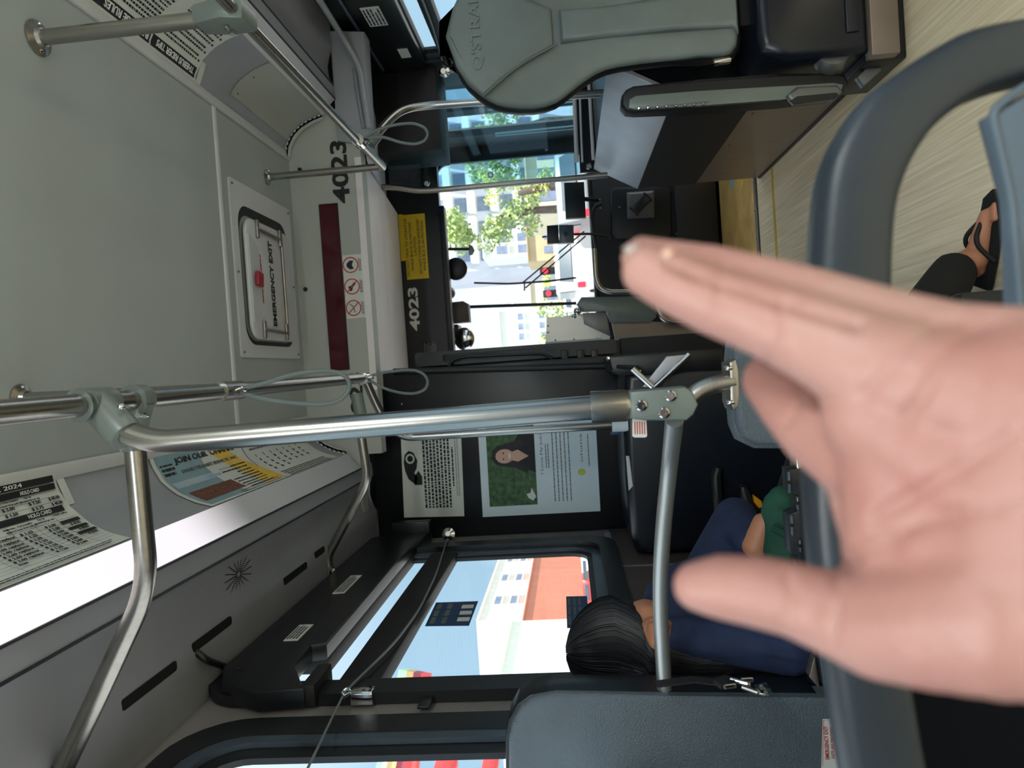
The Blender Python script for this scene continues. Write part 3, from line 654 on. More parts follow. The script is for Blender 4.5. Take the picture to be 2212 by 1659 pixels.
for r in range(8):
    b_ = sb_(.140+r*.0122)
    text(t, '$ 1.25', (.808+.001*r, b_), None, None, .008, 'ink', w=.034, mapf=mp, bold=.015)
    text(t, '$ 2.00', (.878, b_), None, None, .008, 'ink', w=.032, mapf=mp, bold=.015)
    text(t, '$ 2.00 replace' if r != 7 else 'Free', (.715, b_), None, None, .008, 'ink', w=.078 if r != 7 else .02, mapf=mp, bold=.015)
    if r in (0, 2, 4): band(t, mp, .925, .985, b_-.002, b_+.008, 'ink')
    elif r < 6: text(t, '$ 40.00', (.945, b_), None, None, .007, 'ink', w=.03, mapf=mp)
for s_, a_, q_ in (('Single Fare - Free transfers', .79, .052), ('within 2.5 hours from paid tap', .79, .060), ('Day Cap', .885, .052), ('Maximum fare per day', .87, .060), ('Single Fare - Free transfers', .785, .115), ('within 2.5 hours from paid tap', .785, .124), ('Day Cap', .882, .113), ('Maximum fare per day', .865, .122), ('Month Cap/Pass', .932, .113)):
    text(t, s_, (a_, sb_(q_)), None, None, .0055, 'ink', w=.0028*len(s_), mapf=mp)
mb = MB()
for q_ in (.047, .062, .0755, .088)+tuple(.128+.0122*k for k in range(10)):
    for j in range(4): mb.quad(mp(.245*j, sb_(q_), .0003), mp(.245*j+.245, sb_(q_), .0003), mp(.245*j+.245, sb_(q_)+.0008, .0003), mp(.245*j, sb_(q_)+.0008, .0003))
for a_ in (.70, .795, .858, .925):
    for j in range(10):
        q0, q1 = .105+.145*j/10, .105+.145*(j+1)/10; mb.quad(mp(a_, sb_(q1), .0003), mp(a_+.001, sb_(q1), .0003), mp(a_+.001, sb_(q0), .0003), mp(a_, sb_(q0), .0003))
obj('table_lines', mb, 'ink', t, smooth=False)
dashes(t, (.05, sb_(.256)), None, None, .9, 2, .007, .0035, 'ink', mapf=mp)
# job advert
Y0, Y1 = 1.95, 2.50
t = sheet('job_poster', 'teal and yellow job advert sheet with crowd photograph in the left cove', -1, Y0, Y1, .010, SL-.002, 'paper')
mp = cmap(-1, Y0, SL-.002, .0034); H = SL-.012; Wd = Y1-Y0
band(t, mp, .02, .30, .01, H-.006, 'ad_teal', na=2); band(t, mp, .26, Wd-.16, .012, H-.004, 'paper', c=.0006)
mb = MB()
for k in range(10):
    f0, f1 = k/10, (k+1)/10; g = lambda f: .30+.16*math.sin(f*2.2)+.02; hh = lambda f: H*(1-f)*.97+.01
    mb.quad(mp(g(f0)-.05, hh(f0), .0009), mp(g(f0)+.05+.05*f0, hh(f0), .0009), mp(g(f1)+.05+.05*f1, hh(f1), .0009), mp(g(f1)-.05, hh(f1), .0009))
obj('yellow_swoosh', mb, 'ad_yellow', t, smooth=False)
band(t, mp, .03, .30, H*.36, H*.62, 'ad_sky', c=.0010, n=4); band(t, mp, .04, .30, H*.14, H*.40, 'ad_crowd', c=.0012, n=4)
text(t, "JOIN OUR 'OHANA!", (.11, H*.80), None, None, .026, 'ink', w=.38, mapf=mp, bold=.03, depth=.003); text(t, 'OAHU TRANSIT SERVICES, INC.', (.12, H*.68), None, None, .013, 'ink_grey', w=.36, mapf=mp, bold=.01, depth=.003)
dashes(t, (.03, H*.88), None, None, .07, 4, .016, .009, 'ink', mapf=mp, depth=.0015); dashes(t, (.31, H*.58), None, None, .19, 9, .016, .006, 'ink', mapf=mp, depth=.0015)
dashes(t, (.22, H*.07), None, None, .3, 2, .012, .004, 'ink_grey', mapf=mp, depth=.0015)
# calendar sheet
Y0, Y1 = 2.505, 3.07
t = sheet('calendar_poster', 'black and white calendar notice sheet farthest forward in the left cove', -1, Y0, Y1, .010, SL-.002, 'paper')
mp = cmap(-1, Y0, SL-.002, .0034); Wd = Y1-Y0
band(t, mp, .02, Wd-.05, H-.045, H-.012, 'ink_grey'); text(t, 'HOLO', (.10, H-.040), None, None, .022, 'ink_white', mapf=mp, bold=.02, depth=.002)
dashes(t, (.04, H-.066), None, None, Wd-.1, 1, .02, .008, 'ink_grey', mapf=mp)
n_ = 1
for r in range(5):
    for k in range(7):
        if n_ <= 31: text(t, str(n_), (.06+k*.063, H*.62-r*.022), None, None, .013, 'ink', mapf=mp, bold=.03); n_ += 1
dashes(t, (.04, H*.16), None, None, Wd-.1, 4, .013, .006, 'ink', mapf=mp)
# rider tips sheet on the right
Y0, Y1 = 1.05, 2.385
t = sheet('rider_tips_poster', 'black and white rider tips sheet in the right cove behind the drop post', 1, Y0, Y1, .022, SL-.002, 'paper', off=.004)
obj('clear_edge', MB().quad(*[cove(1, s_, y_, .002) for s_, y_ in ((.012, Y1), (.1, Y1), (.1, Y1+.03), (.012, Y1+.03))]), 'white_trim', t)
mp = cmap(1, Y1, SL-.002, .0044); sb_ = lambda s: SL-.002-s
band(t, mp, .012, .268, sb_(.068), sb_(.030), 'ink'); band(t, mp, .276, .80, sb_(.068), sb_(.030), 'ink')
text(t, 'THEBUS RIDER TIPS', (.024, sb_(.062)), None, None, .022, 'ink_white', w=.218, mapf=mp, bold=.03); text(t, 'BAGGAGE RULES', (.285, sb_(.062)), None, None, .024, 'ink_white', w=.205, mapf=mp, bold=.03)
for r in range(4):
    obj('bullet', MB().prism([mp(.020+.006*math.cos(k*.785), sb_(.092+r*.036)+.004*math.sin(k*.785), .0006) for k in range(8)], (0, 0, .0002)), 'ink', t, smooth=False)
    dashes(t, (.034, sb_(.095+r*.036)), None, None, .20, 2, .014, .007, 'ink', mapf=mp, wl=(.3, .9))
dashes(t, (.285, sb_(.092)), None, None, .16, 9, .014, .007, 'ink', mapf=mp, wl=(.3, .9)); dashes(t, (.55, sb_(.092)), None, None, .25, 9, .014, .007, 'ink', mapf=mp, wl=(.3, .9))
mb = MB()
for k in range(24):
    f0, f1 = k/24, (k+1)/24; q = lambda f, g_: (.52-g_*.07*math.cos(f*6.283), sb_(.17)+g_*.07*math.sin(f*6.283))
    mb.quad(mp(*q(f0, 1), .0006), mp(*q(f1, 1), .0006), mp(*q(f1, .96), .0006), mp(*q(f0, .96), .0006))
obj('printed_circle', mb, 'ink', t, smooth=False)
# inspection panel seam on the right cove: fine line
obj_t = thing('access_panel', 'grey curved access panel with a rounded corner in the right cove', 'panel')
mb = MB(); n_ = 10; g = [[mb.bm.verts.new(cove(1, .07+(SL-.07)*k/n_, y, .0025)) for k in range(n_+1)] for y in (2.62, 3.16)]
for k in range(n_): mb.bm.faces.new((g[0][k], g[0][k+1], g[1][k+1], g[1][k]))
obj('skin', mb, 'bulkhead_grey', obj_t)
for s_ in (.09, .18): obj('screw', MB().ball(cove(1, s_, 2.66, .003), .004, 1), 'grey_metal', obj_t)
# ================================================================ SIGNS AT THE FRONT
X, Zv = V((1, 0, 0)), V((0, 0, 1))
def sign_text(name, lab, s, u0v0, u1v1, y, m, bold=.03):
    p, q = py(*u0v0, y), py(*u1v1, y)        # foot of first letter, head of last letter
    t = thing(name, lab, 'sign'); text(t, s, (p.x, y, p.z), X, Zv, abs(q.z-p.z), m, w=abs(q.x-p.x), bold=bold); return t
sign_text('fleet_number', 'dark number 4023 on the pale bulkhead, right of the red display', '4023', (757, 438), (711, 305), 3.219, 'ink')
sign_text('fleet_number', 'dark number 4023 on the pale bulkhead, half hidden behind the left grab rail', '4023', (790, 925), (752, 806), 3.219, 'ink')
sign_text('fleet_number', 'silver number 4023 on the black header over the windscreen', '4023', (908, 714), (880, 622), 4.397, 'silver_ink')
t = thing('stop_display', 'long dark red display strip on the pale bulkhead', 'display')
p, q = py(721, 441, 3.219), py(724, 799, 3.219); zt = 2.194; zb = 2.112
obj('bezel', MB().box((p.x+.004, 3.214, zb-.004), (q.x-.004, 3.222, zt+.004), .002), 'ink', t); obj('lens', MB().box((p.x, 3.211, zb), (q.x, 3.216, zt)), 'display_red', t)
t = thing('prohibition_sign', 'white strip with three round red no-food, no-smoking, no-litter symbols', 'sign')
p, q = py(735, 554, 3.219), py(781, 688, 3.219)
x0, x1, z0, z1 = .285, .578, 2.008, 2.104
obj('plate', MB().box((x0, 3.216, z0), (x1, 3.221, z1)), 'paper', t)
for k in range(3):
    cx, cz = x0+.048+k*.099, (z0+z1)/2+.012; c_ = V((cx, 3.215, cz)); R = .037
    rg = obj('red_ring', MB().ring([c_+V((R*math.cos(a*.2618), 0, R*math.sin(a*.2618))) for a in range(24)], [c_+V((R*.86*math.cos(a*.2618), 0, R*.86*math.sin(a*.2618))) for a in range(24)], (0, -.0008, 0)), 'sign_red', t)
    if k < 2: obj('red_bar', MB().obox(c_+V((0, -.0008, 0)), (R*.66, 0, -R*.66), (.0016, 0, .0016), (0, .0004, 0)), 'sign_red', t, smooth=False)
    pic = [[(-.6, -.1), (.1, .05), (.5, .5), (.6, .45), (.2, -.05), (-.55, -.22)], [(-.6, .3), (.0, .5), (.1, .1), (.55, -.3), (.3, -.5), (-.1, -.1), (-.5, .0)], [(-.5, -.4), (-.55, .1), (-.2, .5), (.2, .5), (.55, .1), (.5, -.4), (.1, -.2), (-.1, -.2)]][k]
    obj('symbol', MB().prism([c_+V((a*R, -.0002, b*R)) for a, b in pic], (0, -.0003, 0)), 'ink' if k else 'ink_grey', t, smooth=False)
    dashes(t, (cx-.03, 3.2155, z0+.018), X, Zv, .06, 2, .007, .004, 'ink_grey')
t = thing('caution_sign', 'yellow caution sign with black print on the black header', 'sign')
x0, x1, z0, z1 = .605, 1.008, 1.930, 2.068
obj('plate', MB().box((x0, 4.392, z0), (x1, 4.401, z1)), 'yellow_sign', t)
obj('upper_plate', MB().box((x0+.12, 4.394, z1), (x1+.006, 4.401, z1+.03)), 'yellow_sign', t)
for s, zz, hh, ww in (('DO NOT TALK TO OPERATOR', 2.048, .016, .36), ('WHILE BUS IS IN MOTION', 2.020, .016, .30), ('CAUTION', 1.995, .017, .12), ('DO NOT STAND IN DOORWAY', 1.968, .017, .34), ('WHILE BUS IS IN MOTION', 1.942, .017, .31)):
    text(t, s, ((x0+x1)/2, 4.3915, zz), X, Zv, hh, 'ink', w=ww, center=True)
t = thing('notice_plate', 'small dark notice plate with tiny print at the left of the black header', 'sign')
obj('plate', MB().box((.01, 4.394, 1.905), (.215, 4.401, 2.0), .001), 'dark_plastic', t); dashes(t, (.02, 4.3935, 1.985), X, Zv, .185, 6, .013, .006, 'ink_grey')
# ---------------------------------------------------------------- posters on the partition
t = thing('notice_sheet', 'white notice sheet with black emblem and bold print, upper of the two on the partition', 'poster')
YP = 3.397; f = lambda u, v: py(u, v, YP)
A, B, C, D = f(862, 925), f(995, 920), f(1003, 1115), f(873, 1118)   # top-right, bottom-right, bottom-left, top-left
def sheetmap(D, A, C):   # (0..1, 0..1) from top-left along reading direction and down
    return lambda a, b, c=0: D+(A-D)*a+(C-D)*b+V((0, -c, 0))
sm = sheetmap(D, f(864, 900), C)
obj('sheet', MB().prism([sm(0, 0), sm(1, 0), sm(1, 1), sm(0, 1)], (0, .001, 0)), 'paper', t, smooth=False)
rt = (A-D).normalized(); up = (D-C).normalized(); Wd = (f(864, 900)-D).length; Hd = (C-D).length
e = [(.36, .10), (.44, .05), (.52, .03), (.60, .05), (.64, .12), (.62, .20), (.54, .26), (.46, .24), (.42, .20), (.37, .26), (.30, .22), (.33, .16)]
obj('emblem', MB().prism([sm(a+.02, b, .0006) for a, b in e], (0, -.0003, 0)), 'ink', t, smooth=False)
obj('emblem_eye', MB().ring([sm(.58+.05*math.cos(k*.42), .14+.075*math.sin(k*.42), .0012) for k in range(15)], [sm(.58+.032*math.cos(k*.42), .14+.048*math.sin(k*.42), .0012) for k in range(15)], (0, -.0003, 0)), 'paper', t, smooth=False)
obj('emblem_arrow', MB().prism([sm(a, b, .0006) for a, b in ((.32, .20), (.40, .20), (.46, .27), (.40, .33), (.32, .33))], (0, -.0003, 0)), 'ink', t, smooth=False)
dashes(t, sm(.09, .40, .0), rt, up, Wd*.88, 8, Hd*.058, Hd*.034, 'ink', wl=(.3, 1.0), ragged=.1)
dashes(t, sm(.3, .86, .0), rt, up, Wd*.4, 1, Hd*.05, Hd*.025, 'ink'); dashes(t, sm(.2, .91, .0), rt, up, Wd*.6, 2, Hd*.035, Hd*.012, 'ink_grey')
t = thing('portrait_poster', 'pale poster with a smiling portrait photograph over a thank-you letter, lower on the partition', 'poster')
D, A, C = f(1043, 1117), f(1031, 903), f(1297, 1104); sm = sheetmap(D, A, C); rt = (A-D).normalized(); up = (D-C).normalized(); Wd = (A-D).length; Hd = (C-D).length
obj('sheet', MB().prism([sm(0, 0), sm(1, 0), sm(1, 1), sm(0, 1)], (0, .001, 0)), 'paper_blue', t, smooth=False)
obj('photo', MB().prism([sm(a, b, .0006) for a, b in ((.10, .065), (.97, .065), (.97, .475), (.10, .475))], (0, -.0003, 0)), 'foliage_print', t, smooth=False)
obj('photo_shirt', MB().prism([sm(a, b, .0012) for a, b in ((.42, .475), (.47, .37), (.56, .31), (.70, .29), (.82, .34), (.88, .475))], (0, -.0003, 0)), 'ink', t, smooth=False)
obj('photo_hair', MB().prism([sm(a, b, .0014) for a, b in ((.50, .20), (.52, .14), (.58, .105), (.66, .11), (.71, .16), (.73, .25), (.76, .36), (.70, .38), (.66, .30), (.54, .32), (.46, .42), (.42, .40), (.48, .30))], (0, -.0003, 0)), 'hair', t, smooth=False)
obj('photo_neck', MB().prism([sm(a, b, .0017) for a, b in ((.555, .28), (.64, .28), (.66, .33), (.59, .42), (.54, .33))], (0, -.0003, 0)), 'skin_print', t, smooth=False)
fc = obj('photo_face', MB().prism([sm(.60+.072*math.cos(k*.3927), .215+.078*math.sin(k*.3927), .0020) for k in range(16)], (0, -.0003, 0)), 'skin_print', t, smooth=False)
for a in (.572, .632): obj('eye', MB().prism([sm(a+.012*math.cos(k), .205+.006*math.sin(k), .0024) for k in range(6)], (0, -.0002, 0)), 'ink', fc, smooth=False)
obj('mouth', MB().prism([sm(a, b, .0024) for a, b in ((.565, .245), (.60, .252), (.638, .244), (.622, .263), (.60, .268), (.58, .263))], (0, -.0002, 0)), 'ink_white', fc, smooth=False)
obj('photo_flower', MB().prism([sm(a, b, .0014) for a, b in ((.14, .44), (.17, .40), (.21, .385), (.22, .42), (.27, .43), (.22, .45), (.18, .465))], (0, -.0003, 0)), 'ink_white', t, smooth=False)
obj('logo', MB().prism([sm(.40+.035*math.cos(k*.45), .86+.035*math.sin(k*.45), .0008) for k in range(14)], (0, -.0003, 0)), 'logo_green', t, smooth=False)
text(t, 'I Love My Job!', sm(.40, .545, .0004), rt, up, Hd*.028, 'ink_grey', w=Wd*.40)
text(t, 'ohana', sm(.50, .875, .0004), rt, up, Hd*.02, 'ink_grey', w=Wd*.28)
dashes(t, sm(.12, .63), rt, up, Wd*.8, 5, Hd*.034, Hd*.009, 'ink_grey', ragged=.15); dashes(t, sm(.46, .57), rt, up, Wd*.25, 2, Hd*.02, Hd*.008, 'ink_grey'); dashes(t, sm(.45, .93), rt, up, Wd*.35, 1, Hd*.02, Hd*.008, 'ink_grey')
# ================================================================ SIGN BOXES OVER THE WINDOWS, PULL CORDS
xs = -.735
t = thing('side_sign_box', 'black destination sign housing with white labels over the left front window', 'sign box')
pl = [(1.64, 1.90), (1.655, 1.79), (1.80, 1.868), (1.93, 1.872), (1.94, 1.832), (2.739, 1.832), (3.05, 1.832), (3.30, 1.80), (3.33, 1.98), (3.21, 2.066), (1.80, 2.066), (1.70, 2.02)]
obj('housing', MB().prism(X_(pl, xs), (-.05, 0, 0), .006), 'black_panel', t)
obj('end_flap', MB().box((xs-.05, 3.28, 1.80), (xs+.05, 3.33, 1.985), .006), 'black_panel', t)
obj('lower_lip', MB().box((xs-.05, 1.66, 1.765), (xs+.004, 1.79, 1.80), .004), 'matte_black', t)
for y0, y1, z0, z1 in ((2.39, 2.60, 1.925, 1.968), (1.965, 2.09, 1.925, 1.968)):
    lb = obj('label', MB().box((xs, y0, z0), (xs+.002, y1, z1)), 'paper', t, label='white printed label', smooth=False)
    dashes(lb, (xs+.002, y0+.01, z1-.009), (0, 1, 0), Zv, (y1-y0)-.02, 4, .009, .005, 'ink')
t = thing('side_sign_box', 'black destination sign housing with white labels over the right window, behind the padded seat back', 'sign box')
xs = 1.62
obj('housing', MB().box((xs, 2.05, 1.742), (xs+.05, 3.76, 2.05), .006), 'black_panel', t)
obj('top_rail', MB().tube([(xs-.006, 2.0, 1.965), (xs-.006, 3.70, 1.965)], .008), 'frame_blue', t)
for y0, y1, z0, z1 in ((3.08, 3.25, 1.82, 1.905), (3.50, 3.60, 1.79, 1.84)):
    lb = obj('label', MB().box((xs-.002, y0, z0), (xs, y1, z1)), 'paper', t, label='white printed label', smooth=False)
    if y1 < 3.4: dashes(lb, (xs-.002, y1-.01, z1-.014), (0, -1, 0), Zv, (y1-y0)-.02, 5, .016, .008, 'ink')
t = thing('pull_cord', 'grey stop-request pull cord strung along the left windows on chrome eyelets', 'cord')
xc = -.755
cpts = [px(600, 1800, xc), px(665, 1659, xc), px(742, 1500, xc)]
obj('cord', MB().tube(cpts, .0028, 0, 8), 'cable_grey', t)
obj('cord', MB().tube([px(u, v, xc) for u, v in ((742, 1500), (772, 1468), (850, 1392), (905, 1318), (942, 1240), (965, 1168))], .0034, .1, 8), 'cable_grey', t)
p = px(742, 1505, xc); obj('eyelet', MB().tube([p, p+V((0, .02, .012)), p+V((.006, .035, .0)), p+V((0, .02, -.012)), p], .004, .008, 8), 'chrome', t)
p = px(778, 1490, xc); obj('anchor', MB().box(p+V((-.03, -.02, -.035)), p+V((.004, .012, .02)), .003), 'chrome', t)
p = px(966, 1160, xc); obj('anchor', MB().lathe([(.030, 0), (.030, .012), (.012, .018), (.012, .035)], p+V((0, .05, 0)), (.35, -1, 0), 16), 'chrome', t)
for nm, poly, lab in (('information_sticker', [(942, 1302), (1033, 1299), (1013, 1352), (918, 1353)], 'dark blue sticker with white columns of print, upper of two on the left window glass'), ('information_sticker', [(1223, 1289), (1268, 1288), (1274, 1357), (1225, 1357)], 'dark blue sticker with dense print at the foot of the left window glass')):
    pp = [px(u, v, -.818) for u, v in poly]; t = thing(nm, lab, 'sticker')
    obj('film', MB().prism(pp, (.001, 0, 0)), 'sticker_blue', t, smooth=False)
    s2 = lambda a, b: pp[0]+(pp[3]-pp[0])*(1-a)+(pp[1]-pp[0])*b+V((.0016, 0, 0))
    for r in range(3):
        for k in range(3): 
            if 'upper' in lab and r == 2:
                obj('print_block', MB().quad(s2(.14+k*.27, .66), s2(.30+k*.27, .66), s2(.30+k*.27, .93), s2(.14+k*.27, .93)), 'silver_ink', t, smooth=False)
            else: obj('print_block', MB().quad(s2(.08+k*.30, .07+r*.25), s2(.33+k*.30, .07+r*.25), s2(.33+k*.30, .18+r*.25), s2(.08+k*.30, .18+r*.25)), 'ink_grey', t, smooth=False)
t = thing('pull_cord', 'grey stop-request pull cord along the right window with a chrome end', 'cord')
obj('cord', MB().tube([px(u, v, 1.62) for u, v in ((912, 0), (935, 60), (955, 130))], .005, .1, 8), 'cable_grey', t)
obj('anchor', MB().lathe([(.030, 0), (.030, .015), (.014, .02), (.014, .045)], px(958, 150, 1.62)+V((0, .03, 0)), (-.3, -1, 0), 16), 'chrome', t)
t = thing('post_plate', 'small dark plate on the pillar between the two left windows', 'plate')
obj('plate', MB().box(px(900, 1526, XL+.02), px(938, 1508, XL+.012), .003), 'rubber', t)
# ================================================================ SEATS AND PANELS
t = thing('near_seat', 'blue-grey seat back with arched grab handle closest to the camera, below the hand', 'seat')
st = [((2420, 10), (2420, 150)), ((2212, 53), (2215, 178)), ((2080, 80), (2100, 214)), ((1995, 122), (2042, 250)), ((1911, 177), (1995, 291)), ((1848, 232), (1962, 338)), ((1793, 321), (1936, 392)), ((1767, 401), (1919, 456)), ((1755, 506), (1911, 549)), ((1749, 600), (1909, 640)), ((1738, 800), (1905, 800)), ((1735, 950), (1905, 950)), ((1745, 1150), (1915, 1180)), ((1763, 1320), (1935, 1340)), ((1781, 1433), (1954, 1473)), ((1817, 1659), (1988, 1659)), ((1850, 1790), (2020, 1760)), ((1930, 1900), (2080, 1820)), ((2100, 1980), (2200, 1860)), ((2420, 2000), (2420, 1880))]
YN = .42; mb = MB(); rings = []
def dens(L, k=3):
    out = []
    for i in range(len(L)-1):
        p0, p1, p2, p3 = L[max(0, i-1)], L[i], L[i+1], L[min(len(L)-1, i+2)]
        for j in range(k):
            t_ = j/k; out.append(.5*((2*p1)+(p2-p0)*t_+(2*p0-5*p1+4*p2-p3)*t_*t_+(3*p1-p0-3*p2+p3)*t_**3))
    out.append(L[-1]); return out
O_ = dens([py(*a, YN) for a, b in st]); I_ = dens([py(*b, YN) for a, b in st]); TH = .017
for o_, i_ in zip(O_, I_):
    c_ = (o_+i_)/2; h_ = (o_-i_)/2; r_ = []
    for k in range(16):
        a = 2*math.pi*k/16; cx, cy = math.cos(a), math.sin(a); e = .45
        r_.append(mb.bm.verts.new(c_+h_*(abs(cx)**e*(1 if cx > 0 else -1))+V((0, abs(cy)**e*(1 if cy > 0 else -1)*TH, 0))))
    rings.append(r_)
for i in range(len(rings)-1):
    for k in range(16): mb.bm.faces.new((rings[i][k], rings[i][(k+1) % 16], rings[i+1][(k+1) % 16], rings[i+1][k]))
obj('handle_arch', mb, 'seat_shell', t)
obj('back_pad', MB().prism([py(u, v, .405) for u, v in ((2140, 246), (2186, 422), (2206, 650), (2226, 900), (2256, 1790), (2700, 1850), (2700, 100), (2258, 176))], (0, .016, 0), .005), 'seat_pad', t)
obj('pad_welt', MB().tube([py(u, v, .406) for u, v in ((2250, 168), (2195, 198), (2140, 242), (2152, 290), (2184, 430), (2204, 660))], .0025, .006, 8), 'seat_pad', t)
# grey partition panel on the left
t = thing('partition', 'large textured grey panel with rounded top corner at the lower left beside the window', 'panel')
pl = [(1098, 1740), (1098, 1600), (1106, 1562), (1124, 1528), (1152, 1508), (1200, 1500), (1440, 1503), (1760, 1507), (2250, 1520), (2250, 1740)]
obj('shell', MB().prism([py(u, v, 1.345) for u, v in pl], (0, .05, 0), .012, 3), 'plastic_grey', t)
obj('edge_band', MB().prism([py(u, v, 1.36)+V((.004, 0, .004)) for u, v in [(1098, 1740), (1096, 1600), (1103, 1560), (1122, 1525), (1151, 1504), (1200, 1496), (1440, 1499), (1770, 1503), (1770, 1520), (1200, 1520), (1150, 1540), (1130, 1600), (1130, 1740)]], (0, .075, 0), .004), 'dark_plastic', t)
for u, v in ((1262, 1507),): obj('screw', MB().ball(py(u, v, 1.385)+V((.012, 0, 0)), .005, 1), 'grey_metal', t)
sk = obj('exit_sticker', MB().prism([py(u, v, 1.3440) for u, v in ((1777, 1553), (1812, 1553), (1830, 1660), (1774, 1660))], (0, -.0006, 0)), 'paper', t, label='white emergency exit sticker with red print', smooth=False)
yy = 1.3431
obj('red_border', MB().tube([py(u, v, yy) for u, v in ((1812, 1556), (1779, 1556), (1777, 1655))], .0005, 0, 4), 'sign_red', sk)
for s, u, hh, a, b in (('EMERGENCY EXIT', 1792, .0075, 1640, 1568), ('EXITS ARE IDENTIFIED', 1803, .0055, 1638, 1570), ('BY RED HANDLES', 1813, .0055, 1636, 1580)):
    p, q = py(u, a, yy), py(u, b, yy); text(sk, s, p, X, Zv, hh, 'sign_red', w=q.x-p.x, bold=.02, depth=.0004)
# tie-down strap on the panel edge
t = thing('tie_down_strap', 'black webbing strap with chrome buckle on the edge of the grey side panel', 'strap')
wp = [px(u, v, -.595) for u, v in ((1420, 1482), (1500, 1472), (1545, 1478), (1575, 1468), (1588, 1480))]
mb = MB()
for i in range(len(wp)-1):
    a, b = wp[i], wp[i+1]; mb.prism([a+V((.002, -.012, 0)), b+V((.002, -.012, 0)), b+V((.002, .012, .0)), a+V((.002, .012, 0))], (.003, 0, .003))
obj('webbing', mb, 'webbing', t)
obj('loop_pad', MB().obox(px(1566, 1474, -.585), (.0, .008, -.016), (0, .012, .004), (.005, 0, 0), .003), 'webbing', t)
for (u0, v0, u1, v1) in ((1565, 1484, 1588, 1481), (1578, 1468, 1622, 1478), (1604, 1484, 1638, 1496), (1600, 1470, 1625, 1468)):
    obj('buckle_bar', MB().tube([px(u0, v0, -.582), px(u1, v1, -.584)], .0042, 0, 8), 'chrome', t)
bp = obj('anchor_plate', MB().prism([px(u, v, -.588) for u, v in ((1628, 1484), (1655, 1478), (1668, 1496), (1660, 1504), (1640, 1502))], (.004, 0, 0), .001), 'chrome', t)
for u, v in ((1645, 1484), (1655, 1497)): obj('bolt', MB().ball(px(u, v, -.583), .005, 1), 'grey_metal', bp)
# front seat shell right of the connector
t = thing('seat_back', 'grey moulded seat back with rounded corner under the curved connector pipe', 'seat')
sp_ = [(1604, 700), (1590, 722), (1585, 775), (1588, 850), (1594, 915), (1606, 945), (1634, 961), (1718, 962), (1800, 966), (2150, 980), (2150, 690)]
obj('shell', MB().prism([py(u, v, 1.27) for u, v in sp_], (0, .035, 0), .010, 3), 'plastic_grey', t)
sp2 = [(1596, 694), (1581, 718), (1575, 775), (1578, 852), (1584, 920), (1598, 953), (1630, 969), (1718, 970), (2150, 990), (2150, 680)]
obj('rim', MB().prism([py(u, v, 1.297) for u, v in sp2], (0, .05, 0), .006, 2), 'plastic_grey', t)
sk = obj('sticker', MB().prism([py(u, v, 1.2685) for u, v in ((1722, 776), (1734, 776), (1737, 812), (1725, 814))], (0, -.0005, 0)), 'paper', t, label='small white sticker with red letters', smooth=False)
p, q = py(1732, 808, 1.2678), py(1732, 782, 1.2678); text(sk, 'EXIT', p, X, Zv, .006, 'sign_red', w=q.x-p.x, bold=.02, depth=.0004)
obj('pedestal', MB().box((-.10, 1.285, 0), (.08, 1.33, .42), .01), 'matte_black', t)
# steel bar with latch block across the gap between the two panels
t = thing('latch_bar', 'steel cross bar carrying a black latch block with four clips behind the palm', 'bar')
obj('bar', MB().prism([py(u, v, 1.22) for u, v in ((1718, 968), (1728, 968), (1744, 1130), (1758, 1260), (1790, 1482), (1780, 1482), (1748, 1260), (1733, 1130))], (0, .04, 0), .002), 'steel', t)
lb = obj('latch_block', MB().prism([py(u, v, 1.215) for u, v in ((1703, 1014), (1732, 1012), (1750, 1245), (1714, 1245), (1722, 1218), (1724, 1200), (1710, 1196), (1704, 1112), (1722, 1104), (1722, 1070), (1706, 1064))], (0, .04, 0), .003), 'dark_plastic', t)
for (u0, v0, u1, v1) in ((1699, 1018, 1710, 1066), (1718, 1072, 1727, 1102), (1706, 1112, 1716, 1158), (1723, 1164, 1732, 1194), (1712, 1208, 1722, 1250)):
    c_ = obj('clip', MB().box(py(u0, v0, 1.216), py(u1, v1, 1.208), .0015), 'frame_blue', lb)
    obj('clip_hole', MB().ball(py((u0+u1)/2, (v0+v1)/2, 1.208), .0035, 1, (1, .3, 1)), 'dark_void', c_)
obj('end_plate', MB().prism([py(u, v, 1.215) for u, v in ((1760, 1418), (1772, 1490), (1748, 1462))], (0, .02, 0), .001), 'brushed', t)
obj('leg', MB().tube([(-.20, 1.24, .70), (-.20, 1.24, 0)], .014), 'steel', t)
# near-black cushion added to fill the dark area in the lower left
t = thing('side_cushion', 'black vinyl seat cushion at the lower left, seen under the handle arch', 'cushion')
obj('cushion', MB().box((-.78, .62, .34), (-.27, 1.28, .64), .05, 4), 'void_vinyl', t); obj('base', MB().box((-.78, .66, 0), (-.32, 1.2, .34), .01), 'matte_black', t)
t = thing('bench_seat', 'navy seat cushion behind the latch bar, under the green bag', 'seat')
obj('cushion', MB().box((-.78, 1.42, .36), (-.14, 2.3, .44), .03, 3), 'navy_cloth', t); obj('base', MB().box((-.78, 1.45, 0), (-.2, 2.28, .36), .01), 'dark_plastic', t)
obj('backrest', MB().box((-.785, 1.42, .50), (-.74, 2.3, .88), .02, 3), 'navy_cloth', t)
